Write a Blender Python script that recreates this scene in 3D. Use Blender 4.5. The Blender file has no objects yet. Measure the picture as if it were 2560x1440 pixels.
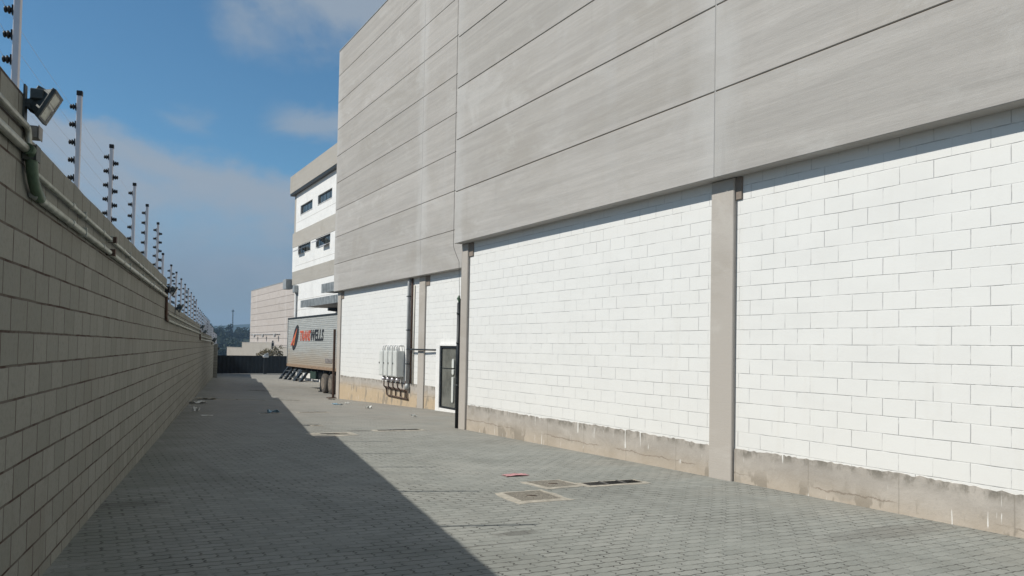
import bpy, bmesh, math, random
from mathutils import Matrix, Vector
from math import sin, cos, radians, pi
random.seed(7)
SC = bpy.context.scene
COL = SC.collection
EYE = 1.7                       # eye height; all heights below are given relative to the eye and lifted by this

# ------------------------------------------------------------------ camera
def cam_basis(yaw, pitch, roll):
    cy, sy, cp, sp = cos(yaw), sin(yaw), cos(pitch), sin(pitch)
    f = Vector((sy*cp, cy*cp, sp)); r = Vector((cy, -sy, 0)); u = r.cross(f)
    cr, sr = cos(roll), sin(roll)
    return cr*r + sr*u, -sr*r + cr*u, f
r_, u_, f_ = cam_basis(radians(29.40345), radians(1.68462), radians(1.03859))
cd = bpy.data.cameras.new('camera'); cam = bpy.data.objects.new('camera', cd); COL.objects.link(cam)
cam.matrix_world = Matrix(((r_.x, u_.x, -f_.x, 0), (r_.y, u_.y, -f_.y, 0), (r_.z, u_.z, -f_.z, EYE), (0, 0, 0, 1)))
cd.sensor_width = 36; cd.lens = 36*1960/2560; cd.shift_y = 95.7/2560
cd.clip_start = 0.05; cd.clip_end = 8000
SC.camera = cam

# ------------------------------------------------------------------ sky, sun, exposure
SUN_AZ, SUN_EL = 287.0, 43.0    # where the sun stands: degrees clockwise from +Y, and above the horizon
world = bpy.data.worlds.new('World'); SC.world = world; world.use_nodes = True

class NT:
    """small helper round a node tree"""
    def __init__(s, nt): s.t = nt; s.n = nt.nodes; s.l = nt.links
    def node(s, typ, **kw):
        n = s.n.new(typ)
        for k, v in kw.items(): setattr(n, k, v)
        return n
    def put(s, sock, v):
        if isinstance(v, bpy.types.NodeSocket): s.l.new(v, sock)
        elif v is not None:
            if sock.type == 'RGBA' and len(v) == 3: v = (*v, 1)
            sock.default_value = v
    def M(s, op, a, b=None, c=None, clamp=False):
        n = s.node('ShaderNodeMath', operation=op, use_clamp=clamp)
        s.put(n.inputs[0], a)
        if b is not None: s.put(n.inputs[1], b)
        if c is not None: s.put(n.inputs[2], c)
        return n.outputs[0]
    def V(s, op, a, b=None):
        n = s.node('ShaderNodeVectorMath', operation=op); s.put(n.inputs[0], a)
        if b is not None: s.put(n.inputs[1], b)
        return n.outputs['Value'] if op in ('DOT_PRODUCT', 'LENGTH') else n.outputs[0]
    def pos(s): return s.node('ShaderNodeNewGeometry').outputs['Position']
    def rnd(s): return s.node('ShaderNodeObjectInfo').outputs['Random']
    def sep(s, v):
        n = s.node('ShaderNodeSeparateXYZ'); s.l.new(v, n.inputs[0]); return n.outputs
    def xyz(s, x, y, z):
        n = s.node('ShaderNodeCombineXYZ')
        for i, v in enumerate((x, y, z)): s.put(n.inputs[i], v)
        return n.outputs[0]
    def mp(s, v, scale=(1, 1, 1), loc=(0, 0, 0), rot=(0, 0, 0)):
        n = s.node('ShaderNodeMapping'); s.l.new(v, n.inputs[0])
        n.inputs['Scale'].default_value = scale; n.inputs['Location'].default_value = loc; n.inputs['Rotation'].default_value = rot
        return n.outputs[0]
    def noise(s, v, scale=1., detail=4., rough=.55, dist=0.):
        n = s.node('ShaderNodeTexNoise'); s.l.new(v, n.inputs['Vector'])
        n.inputs['Scale'].default_value = scale; n.inputs['Detail'].default_value = detail
        n.inputs['Roughness'].default_value = rough; n.inputs['Distortion'].default_value = dist
        return n.outputs[0]
    def rng(s, v, a, b, c=0., d=1., smooth=True):
        n = s.node('ShaderNodeMapRange', interpolation_type='SMOOTHSTEP' if smooth else 'LINEAR', clamp=True)
        s.put(n.inputs[0], v)
        for i, q in enumerate((a, b, c, d)): s.put(n.inputs[1+i], q)
        return n.outputs[0]
    def mix(s, f, a, b, mode='MIX'):
        n = s.node('ShaderNodeMix', data_type='RGBA', blend_type=mode)
        s.put(n.inputs[0], f); s.put(n.inputs[6], a); s.put(n.inputs[7], b)
        return n.outputs[2]
    def bump(s, h, strength=.3, dist=.01):
        n = s.node('ShaderNodeBump'); s.put(n.inputs['Height'], h)
        n.inputs['Strength'].default_value = strength; n.inputs['Distance'].default_value = dist
        return n.outputs[0]
    def brick(s, v, bw, rh, mortar, c1=(1, 1, 1), c2=(0, 0, 0), cm=(.5, .5, .5), smooth=.2, offset=.5):
        n = s.node('ShaderNodeTexBrick', offset=offset, offset_frequency=2)
        s.l.new(v, n.inputs['Vector'])
        s.put(n.inputs['Color1'], c1); s.put(n.inputs['Color2'], c2); s.put(n.inputs['Mortar'], cm)
        n.inputs['Scale'].default_value = 1; n.inputs['Mortar Size'].default_value = mortar
        n.inputs['Mortar Smooth'].default_value = smooth; n.inputs['Bias'].default_value = 0
        n.inputs['Brick Width'].default_value = bw; n.inputs['Row Height'].default_value = rh
        return n.outputs[0], n.outputs[1]

def build_world():
    w = NT(world.node_tree)
    bg = w.n['Background']; bg.inputs[1].default_value = 0.1
    sky = w.node('ShaderNodeTexSky', sky_type='NISHITA', sun_disc=False)
    sky.sun_elevation = radians(SUN_EL); sky.sun_rotation = radians(SUN_AZ)
    sky.altitude = 700; sky.air_density = 1.0; sky.dust_density = .6; sky.ozone_density = 2.0
    d = w.node('ShaderNodeTexCoord').outputs['Generated']
    x, y, z = w.sep(d)
    # clouds, laid out by compass bearing and height: a bank with a bright upper edge in the north, loose clouds above it
    az = w.M('MULTIPLY', w.M('ARCTAN2', x, y), 180/pi); el = w.M('MULTIPLY', w.M('ARCSINE', z), 180/pi)
    q = w.mp(d, (1, 1, 1.7))
    n1 = w.M('SUBTRACT', w.noise(q, 6, 7, .58, .6), .5)
    n2 = w.M('SUBTRACT', w.noise(w.mp(q, loc=(3, 5, 1)), 15, 6, .62, .5), .5)
    nn = w.M('ADD', w.M('MULTIPLY', n1, 7.), w.M('MULTIPLY', n2, 3.))
    edge = w.M('MULTIPLY_ADD', az, -.14, 14.3)
    dep = w.M('SUBTRACT', w.M('ADD', edge, w.M('MULTIPLY', nn, .75)), el)          # degrees below the bank's upper edge
    bank = w.M('MULTIPLY', w.rng(dep, -.5, 1.3), w.rng(w.M('ADD', az, w.M('MULTIPLY', nn, .75)), 14.6, 12.6))
    bank = w.M('MULTIPLY', bank, w.rng(w.M('ADD', dep, w.M('MULTIPLY', nn, 1.3)), .5, 8.5, 1., .25))
    top = w.M('MULTIPLY', w.rng(w.M('ADD', el, nn), 18.8, 23.5), w.rng(w.M('ADD', az, w.M('MULTIPLY', nn, 1.3)), 6.5, 12.))
    puff = w.M('MULTIPLY', w.rng(w.M('ABSOLUTE', w.M('ADD', w.M('SUBTRACT', el, 15.3), w.M('MULTIPLY', nn, .55))), 1.7, .2), w.rng(w.M('ADD', az, w.M('MULTIPLY', nn, .8)), 10.8, 14.))
    wisp = w.M('MULTIPLY', w.rng(w.M('ABSOLUTE', w.M('ADD', w.M('SUBTRACT', el, 14.7), w.M('MULTIPLY', nn, .5))), 1.2, .1), w.rng(w.M('ABSOLUTE', w.M('ADD', w.M('SUBTRACT', az, 6.6), nn)), 2.4, .4))
    c = w.M('MAXIMUM', w.M('MULTIPLY', bank, .92), w.M('MULTIPLY', top, .85))
    c = w.M('MAXIMUM', c, w.M('MAXIMUM', w.M('MULTIPLY', puff, .72), w.M('MULTIPLY', wisp, .32)))
    rest = w.M('MULTIPLY', w.rng(w.noise(w.mp(d, (1, 1, 2), (2, 7, 4)), 3.2, 6, .6, .4), .5, .72), w.rng(y, .55, .2))   # the rest of the dome
    c = w.M('MAXIMUM', c, w.M('MULTIPLY', rest, .6))
    veil = w.rng(w.M('ADD', el, w.M('MULTIPLY', n1, 4.)), 11.5, 4.5, 0, .86)
    tint = w.mix(1., sky.outputs[0], w.mix(w.rng(z, .38, .75), SKY_TINT, [v*.55 for v in SKY_TINT]), 'MULTIPLY')
    col = w.mix(veil, tint, w.mix(w.rng(el, 1.5, 7.), VEIL_LOW, VEIL))
    col = w.mix(c, col, CLOUD)
    w.l.new(col, bg.inputs[0])
SKY_TINT = (.60, .95, 1.04)
VEIL, VEIL_LOW = (2.2, 2.72, 3.6), (1.75, 2.12, 2.55)
CLOUD = (3.3, 3.85, 4.5)
build_world()

sd = bpy.data.lights.new('sun', 'SUN'); sun = bpy.data.objects.new('sun', sd); COL.objects.link(sun)
sd.energy = 4.55; sd.angle = radians(.53); sd.color = (1.0, .955, .865)
a_, e_ = radians(SUN_AZ), radians(SUN_EL)
to_sun = Vector((sin(a_)*cos(e_), cos(a_)*cos(e_), sin(e_)))
sun.rotation_euler = to_sun.to_track_quat('Z', 'Y').to_euler(); sun.location = to_sun*60
SC.view_settings.view_transform = 'Standard'; SC.view_settings.look = 'None'
SC.view_settings.exposure = 0.0; SC.view_settings.gamma = 1.0; SC.view_settings.use_curve_mapping = False
SC.cycles.max_bounces = 6; SC.cycles.diffuse_bounces = 3; SC.cycles.volume_bounces = 0

# ------------------------------------------------------------------ helpers: ids
def tag(o, label=None, cat=None, group=None, kind=None):
    if label: o['label'] = label
    if cat: o['category'] = cat
    if group: o['group'] = group
    if kind: o['kind'] = kind
    return o
def thing(name, label, cat, loc, group=None):
    o = bpy.data.objects.new(name, None); o.empty_display_size = .2; COL.objects.link(o)
    o.location = loc; tag(o, label, cat, group); return o
def copy_tree(o, parent=None):
    c = o.copy(); COL.objects.link(c)
    if parent: c.parent = parent
    for ch in list(o.children): copy_tree(ch, c)
    return c

# ------------------------------------------------------------------ helpers: meshes (world coordinates in, heights relative to the eye)
def world_off(o):
    v = Vector((0, 0, 0))
    while o: v += o.location; o = o.parent
    return v
class MB:
    def __init__(s, frame=None): s.v = []; s.f = []; s.smooth = []; s.frame = frame or (lambda a, b, c: (a, b, c))
    def pt(s, p):
        q = s.frame(*p); s.v.append((q[0], q[1], q[2]+EYE)); return len(s.v)-1
    def face(s, idx, sm=False): s.f.append(tuple(idx)); s.smooth.append(sm)
    def hexa(s, P):
        """P: 8 points, bottom loop then top loop"""
        i = [s.pt(p) for p in P]
        for q in ((3, 2, 1, 0), (4, 5, 6, 7), (0, 1, 5, 4), (1, 2, 6, 5), (2, 3, 7, 6), (3, 0, 4, 7)): s.face([i[k] for k in q])
    def box(s, x0, x1, y0, y1, z0, z1):
        s.hexa([(x0, y0, z0), (x1, y0, z0), (x1, y1, z0), (x0, y1, z0), (x0, y0, z1), (x1, y0, z1), (x1, y1, z1), (x0, y1, z1)])
    def obox(s, c, ax, hx, ay, hy, az, hz):
        c, ax, ay, az = Vector(c), Vector(ax).normalized()*hx, Vector(ay).normalized()*hy, Vector(az).normalized()*hz
        s.hexa([c+a*ax+b*ay+d*az for d in (-1, 1) for a, b in ((-1, -1), (1, -1), (1, 1), (-1, 1))])
    def prism(s, loop, d):
        """loop of points, extruded by vector d"""
        n = len(loop); a = [s.pt(p) for p in loop]; b = [s.pt(tuple(Vector(p)+Vector(d))) for p in loop]
        s.face(a[::-1]); s.face(b)
        for k in range(n): s.face((a[k], a[(k+1) % n], b[(k+1) % n], b[k]))
    def tube(s, path, r, n=8, caps=True):
        path = [Vector(p) for p in path]; rings = []
        up = None
        for k, p in enumerate(path):
            t = (path[min(k+1, len(path)-1)]-path[max(k-1, 0)]).normalized()
            if up is None: up = Vector((0, 0, 1)) if abs(t.z) < .9 else Vector((1, 0, 0))
            a = t.cross(up).normalized(); b = t.cross(a).normalized(); up = -b if abs((-b).dot(t)) < .9 else up
            rr = r[k] if isinstance(r, (list, tuple)) else r
            rings.append([s.pt(tuple(p+rr*(cos(2*pi*j/n)*a+sin(2*pi*j/n)*b))) for j in range(n)])
        for k in range(len(rings)-1):
            for j in range(n): s.face((rings[k][j], rings[k][(j+1) % n], rings[k+1][(j+1) % n], rings[k+1][j]), True)
        if caps: s.face(rings[0][::-1]); s.face(rings[-1])
    def lathe(s, c, axis, prof, n=24):
        """prof: (distance along axis, radius)"""
        c, ax = Vector(c), Vector(axis).normalized()
        t = Vector((0, 0, 1)) if abs(ax.z) < .9 else Vector((1, 0, 0))
        a = ax.cross(t).normalized(); b = ax.cross(a)
        rings = [[s.pt(tuple(c+ax*h+r*(cos(2*pi*j/n)*a+sin(2*pi*j/n)*b))) for j in range(n)] for h, r in prof]
        for k in range(len(rings)-1):
            for j in range(n): s.face((rings[k][j], rings[k][(j+1) % n], rings[k+1][(j+1) % n], rings[k+1][j]), True)
        s.face(rings[0][::-1]); s.face(rings[-1])
    def build(s, name, m, parent=None, base=None, bevel=0, fix=True):
        me = bpy.data.meshes.new(name)
        if parent: off = world_off(parent)
        elif base is not None: off = Vector(base)+Vector((0, 0, EYE))
        else: off = Vector((0, 0, 0))
        me.from_pydata([tuple(Vector(p)-off) for p in s.v], [], s.f)
        for p, q in zip(me.polygons, s.smooth): p.use_smooth = q
        if fix:
            bm = bmesh.new(); bm.from_mesh(me); bmesh.ops.recalc_face_normals(bm, faces=bm.faces); bm.to_mesh(me); bm.free()
        me.materials.append(m)
        o = bpy.data.objects.new(name, me); COL.objects.link(o)
        if parent: o.parent = parent
        else: o.location = off
        if bevel:
            b = o.modifiers.new('bevel', 'BEVEL'); b.width = bevel; b.segments = 1; b.limit_method = 'ANGLE'; b.angle_limit = radians(50)
        return o
def P3(x, y, z): return (x, y, z+EYE)

# ------------------------------------------------------------------ the ground's shape and the boundary wall's line
A2 = radians(9.75); WC = -1.202
UW = Vector((sin(A2), cos(A2), 0)); NW = Vector((cos(A2), -sin(A2), 0))
def WF(u, p, z):                          # wall frame: u along the wall, p out of it into the lane
    q = UW*u+NW*(WC+p); return (q.x, q.y, z)
def wallX(y): return (WC+y*sin(A2))/cos(A2)
GW = [(-40, -1.6), (0, -1.62), (9, -1.645), (12, -1.69), (20.7, -1.79), (31.7, -1.965), (54.5, -2.34), (68, -2.58), (80, -2.83), (100, -3.1), (140, -3.3)]
GB = [(-40, -1.70), (4, -1.725), (8, -1.765), (17, -1.885), (24, -2.04), (34, -2.33), (50, -2.52), (68, -2.70), (80, -2.85), (100, -3.1), (140, -3.3)]
def interp(t, T):
    if t <= T[0][0]: return T[0][1]
    for (a, b), (c, d) in zip(T, T[1:]):
        if t <= c: return b+(d-b)*(t-a)/(c-a)
    return T[-1][1]
def lane(y):
    x0 = wallX(y); x1 = interp(y, [(17, 8.05), (22, 10.1)])
    if y > 45: x1 = max(x1, x0+6)
    return x0, max(x1, x0+4)
def gz(x, y):
    a, b = interp(y, GW), interp(y, GB); x0, x1 = lane(y)
    return a+(b-a)*min(1, max(0, (x-x0)/(x1-x0)))
def GF(x, y, h): return (x, y, gz(x, y)+h)   # ground frame: height above the paving
TOPS = [(-12, 1.462, 1.462), (5.43, 1.24, 1.225), (16.42, .81, .735), (33.6, .515, .48), (53.4, .30, .28), (62, .0, -.02), (80, 0, 0)]
def wtop(u):
    for (a, z0, z1), (b, _, _) in zip(TOPS, TOPS[1:]):
        if u < b: return z0+(z1-z0)*(u-a)/(b-a)
    return 0

# ------------------------------------------------------------------ materials
def new_mat(name):
    m = bpy.data.materials.new(name); m.use_nodes = True
    k = NT(m.node_tree); b = k.n['Principled BSDF']
    return m, k, b
def plain(name, col, rough=.6, metal=0., var=.12, scale=14., spec=.4, bump=0.):
    m, k, b = new_mat(name); p = k.pos()
    n = k.noise(p, scale, 5, .6)
    c = k.mix(k.rng(n, .3, .7), [v*(1-var) for v in col], [min(1, v*(1+var)) for v in col])
    c = k.mix(k.M('MULTIPLY', k.rng(k.noise(p, scale*.13, 3), .45, .75), .35), c, [v*.75 for v in col])
    k.put(b.inputs['Base Color'], c); k.put(b.inputs['Roughness'], k.rng(n, .2, .8, max(0, rough-.1), min(1, rough+.1)))
    b.inputs['Metallic'].default_value = metal; b.inputs['Specular IOR Level'].default_value = spec
    if bump: k.put(b.inputs['Normal'], k.bump(n, bump, .01))
    return m
def m_panel(name, col=(.398, .380, .361), joints=(8.145, 16.66, 24.72, 34.7), str_=1.):
    m, k, b = new_mat(name); p = k.pos(); x, y, z = k.sep(p); r = k.rnd()
    off = k.V('ADD', p, k.xyz(0, k.M('MULTIPLY', r, 37.), k.M('MULTIPLY', r, 11.)))
    streak = k.noise(k.mp(off, (1, .13, 4.0)), 1.6, 8, .68, .6)
    fine = k.noise(k.mp(off, (1, .35, 7.)), 8., 7, .75, .3)
    blot = k.noise(k.mp(off, (1, .45, .55)), .9, 5, .6, .6)
    vert = k.noise(k.mp(p, (1, 1.6, .12)), .8, 4, .6)
    c = k.mix(k.rng(streak, .3, .72), [v*(1-.12*str_) for v in col], [v*(1+.09*str_) for v in col])
    c = k.mix(k.M('MULTIPLY', k.rng(blot, .5, .75), .55), c, [v*q for v, q in zip(col, (.82, .80, .76))])
    c = k.mix(k.M('MULTIPLY', k.rng(fine, .45, .72), .5*str_), c, [v*.76 for v in col])
    line = k.noise(k.mp(off, (1, .10, 9.)), 2.2, 6, .7, .2)
    c = k.mix(k.M('MULTIPLY', k.rng(line, .52, .66), .24*str_), c, [v*1.16 for v in col])
    c = k.mix(k.M('MULTIPLY', k.rng(vert, .55, .8), .4), c, [v*q for v, q in zip(col, (1.05, 1.08, 1.12))])
    dj = None
    for j in joints:
        q = k.M('ABSOLUTE', k.M('SUBTRACT', y, j)); dj = q if dj is None else k.M('MINIMUM', dj, q)
    wob = k.M('MULTIPLY_ADD', k.noise(k.mp(p, (1, 1.2, .5)), 1.3, 5, .65), 1.5, -.45)
    sm = k.rng(k.M('SUBTRACT', dj, wob), -.25, .35, .55, 0)
    c = k.mix(sm, c, [v*q for v, q in zip(col, (1.16, 1.2, 1.24))])
    pale = k.M('MULTIPLY', k.rng(k.noise(k.mp(off, (1, .5, 1.1), (2, 8, 3)), 1.1, 7, .72, .7), .53, .70), .55)
    c = k.mix(pale, c, [v*q for v, q in zip(col, (1.17, 1.2, 1.22))])
    dim = k.M('MULTIPLY', k.rng(k.noise(k.mp(p, (1, .22, .5), (9, 4, 6)), 1.0, 6, .7, .6), .52, .72), .6)
    c = k.mix(dim, c, [v*q for v, q in zip(col, (.80, .785, .755))])
    spot = k.M('MULTIPLY', k.rng(k.noise(k.mp(off, (1, 1, 2)), 13, 5, .75), .60, .74), .35)
    c = k.mix(spot, c, [v*.72 for v in col])
    run = k.M('MULTIPLY', k.rng(k.noise(k.mp(off, (1, 7, .35)), 1.5, 3, .6), .62, .74), .22)
    c = k.mix(run, c, [v*.78 for v in col])
    painted_pit = k.rng(k.noise(p, 38, 3, .6), .68, .76)
    c = k.mix(k.M('MULTIPLY', painted_pit, .5), c, [v*.55 for v in col])
    rust = k.M('MULTIPLY', k.rng(k.noise(k.mp(p, (1, 5, .25)), 1.4, 4, .7), .70, .80), .28)
    c = k.mix(rust, c, (.40, .30, .22))
    c = k.mix(1., c, k.mix(r, (.95, .95, .945), (1.05, 1.05, 1.05)), 'MULTIPLY')
    k.put(b.inputs['Base Color'], c); b.inputs['Roughness'].default_value = .88; b.inputs['Specular IOR Level'].default_value = .25
    h = k.M('ADD', k.M('MULTIPLY', fine, .6), k.M('MULTIPLY', k.noise(p, 60, 3), .4))
    k.put(b.inputs['Normal'], k.bump(h, .35, .012))
    return m
def m_white_blocks(name, y0, z0, col=(.725, .722, .705)):
    m, k, b = new_mat(name); p = k.pos(); x, y, z = k.sep(p)
    w1 = k.M('MULTIPLY', k.M('SUBTRACT', k.noise(p, 2.6, 4), .5), .016)
    w2 = k.M('MULTIPLY', k.M('SUBTRACT', k.noise(k.mp(p, (1, 1, 1), (5, 3, 9)), 2.2, 4), .5), .016)
    v = k.xyz(k.M('ADD', k.M('SUBTRACT', y, y0), w1), k.M('ADD', k.M('SUBTRACT', z, z0+EYE), w2), 0)
    vx, vy, _z = k.sep(v)
    rw = k.M('DIVIDE', vy, .2); row = k.M('FLOOR', rw)
    dh = k.M('MULTIPLY', k.M('SUBTRACT', .5, k.M('ABSOLUTE', k.M('SUBTRACT', k.M('FRACT', rw), .5))), .2)
    xs = k.M('DIVIDE', k.M('ADD', vx, k.M('MULTIPLY', k.M('SUBTRACT', 1., k.M('FLOORED_MODULO', row, 2.)), .2)), .4)
    dw = k.M('MULTIPLY', k.M('SUBTRACT', .5, k.M('ABSOLUTE', k.M('SUBTRACT', k.M('FRACT', xs), .5))), .4)
    fill = k.rng(k.noise(p, 2.1, 6, .75), .38, .60, 1., .22); fill2 = k.rng(k.noise(k.mp(p, (1, 1, 1), (8, 2, 4)), 2.3, 5, .7), .38, .60, .95, .12)
    f = k.M('MAXIMUM', k.M('MULTIPLY', k.rng(dh, .002, .0070, 1, 0), fill), k.M('MULTIPLY', k.rng(dw, .002, .0065, 1, 0), fill2))
    vb = k.xyz(k.M('SUBTRACT', y, y0), k.M('SUBTRACT', z, z0+EYE), 0)
    tone, _ = k.brick(vb, .4, .2, 0, (.985, .985, .985), (1.0, 1.0, 1.0), smooth=0)
    c = k.mix(1., k.mix(k.rng(k.noise(k.mp(p, (1, .5, 1.)), 2.4, 6, .65), .35, .75), col, [q*.965 for q in col]), tone, 'MULTIPLY')
    c = k.mix(k.M('MULTIPLY', k.rng(k.noise(k.mp(p, (1, 3, .3)), 1.0, 5, .7), .55, .78), .35), c, (.62, .60, .555))
    c = k.mix(k.M('MULTIPLY', k.rng(k.noise(k.mp(p, (1, .8, 1.2), (4, 4, 4)), .7, 6, .7), .5, .7), .4), c, [q*.90 for q in col])
    c = k.mix(k.M('MULTIPLY', f, .72), c, (.37, .375, .375))  # grey joint lines, their colour also standing in for groove shadow
    k.put(b.inputs['Base Color'], c); b.inputs['Roughness'].default_value = .7; b.inputs['Specular IOR Level'].default_value = .3
    h = k.M('ADD', k.M('MULTIPLY', f, -1.), k.M('MULTIPLY', k.noise(p, 45, 4), .10))
    k.put(b.inputs['Normal'], k.bump(h, .7, .010))
    return m
def m_plinth(name, zt=-1.31, sand=.5):
    m, k, b = new_mat(name); p = k.pos(); x, y, z = k.sep(p); col = (.42, .388, .352)
    n = k.noise(k.mp(p, (1, .7, 1)), 2.2, 7, .65, .4); g = k.noise(p, 16, 5, .7)
    c = k.mix(k.rng(n, .3, .72), [v*.82 for v in col], [v*1.1 for v in col])
    c = k.mix(k.M('MULTIPLY', k.rng(g, .52, .75), .4), c, [v*.7 for v in col])
    zz = k.M('ADD', z, k.M('MULTIPLY', k.M('SUBTRACT', n, .5), .28))
    c = k.mix(k.rng(zz, -1.82+EYE, -1.42+EYE, sand, 0), c, (.50, .385, .25))
    top = k.rng(zz, zt-.14+EYE, zt-.01+EYE)
    c = k.mix(k.M('MULTIPLY', top, k.rng(k.noise(k.mp(p, (1, 1.5, 1)), 2.5, 5, .7), .42, .62)), c, (.205, .19, .165))
    # moisture rings, form joints, paint drips
    dk = k.rng(k.noise(k.mp(p, (1, 1.1, .9), (3, 1, 7)), 1.9, 3, .5), .64, .69)
    c = k.mix(k.M('MULTIPLY', dk, .5), c, (.30, .27, .23))
    damp = k.M('MULTIPLY', k.rng(k.noise(k.mp(p, (1, 1.6, .8), (1, 2, 3)), 1.5, 4, .6), .56, .60), k.rng(z, -1.72+EYE, -1.50+EYE, .75, 0))
    c = k.mix(damp, c, (.255, .225, .185))
    crack = k.M('MULTIPLY', k.rng(k.M('ABSOLUTE', k.M('SUBTRACT', k.M('ADD', z, k.M('MULTIPLY', k.M('SUBTRACT', k.noise(k.mp(p, (1, 1, 1), (6, 6, 6)), 3., 6, .75), .5), .16)), -1.635+EYE)), .003, .013, .55, 0), k.rng(k.noise(p, .8, 3), .42, .5))
    c = k.mix(crack, c, (.16, .125, .095))
    c = k.mix(k.M('MULTIPLY', k.rng(k.noise(p, 28, 4, .7), .62, .72), .5), c, (.22, .20, .17))
    seam = k.rng(k.M('ABSOLUTE', k.M('SUBTRACT', k.M('PINGPONG', k.M('ADD', y, k.M('MULTIPLY', g, .02)), 1.22), .61)), .0, .012, .55, 0)
    c = k.mix(seam, c, (.23, .21, .18))
    drip = k.M('MULTIPLY', k.rng(k.noise(k.mp(p, (1, 16, .8)), 1.7, 2, .5), .655, .70), k.rng(k.noise(k.mp(p, (1, 1, 3)), 1.3, 2), .48, .58))
    c = k.mix(k.M('MULTIPLY', drip, .85), c, (.80, .80, .78))
    k.put(b.inputs['Base Color'], c); b.inputs['Roughness'].default_value = .92; b.inputs['Specular IOR Level'].default_value = .2
    k.put(b.inputs['Normal'], k.bump(k.M('ADD', n, k.M('MULTIPLY', g, .5)), .5, .02))
    return m
def m_grey_blocks(name):
    m, k, b = new_mat(name); p = k.pos()
    q = k.mp(p, rot=(0, 0, -(pi/2-A2)))                       # x now runs along the wall
    u, v, z = k.sep(q)
    w1 = k.M('MULTIPLY', k.M('SUBTRACT', k.noise(p, 3.2, 4), .5), .02)
    w2 = k.M('MULTIPLY', k.M('SUBTRACT', k.noise(k.mp(p, (1, 1, 1), (5, 3, 9)), 2.2, 4), .5), .014)
    zz = k.M('SUBTRACT', z, EYE+.05)
    vec = k.xyz(k.M('ADD', k.M('SUBTRACT', u, 5.03), w1), k.M('ADD', zz, w2), 0)
    vb = k.xyz(k.M('SUBTRACT', u, 5.03), zz, 0)
    tone, _ = k.brick(vb, .385, .2, 0, (.222, .222, .193), (.268, .266, .234), smooth=0)
    _, f = k.brick(vec, .385, .2, .0085, smooth=.3)
    rn = k.rng(k.noise(p, 2.7, 4, .6), .36, .6, 1., .62)
    f = k.M('MULTIPLY', f, rn)
    g = k.noise(p, 30, 5, .7); n = k.noise(p, .8, 5, .65)
    c = k.mix(k.M('MULTIPLY', k.rng(g, .42, .75), .45), tone, (.15, .145, .125))
    c = k.mix(k.M('MULTIPLY', k.rng(n, .5, .75), .45), c, (.205, .19, .16))
    c = k.mix(k.M('MULTIPLY', k.rng(k.noise(k.mp(p, (3, 3, .25)), 1.1, 5, .7), .55, .8), .5), c, (.16, .15, .125))
    c = k.mix(f, c, (.058, .036, .028))
    k.put(b.inputs['Base Color'], c); b.inputs['Roughness'].default_value = .92; b.inputs['Specular IOR Level'].default_value = .2
    k.put(b.inputs['Normal'], k.bump(k.M('ADD', k.M('MULTIPLY', f, -1.), k.M('MULTIPLY', g, .25)), .6, .012))
    return m
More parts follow.
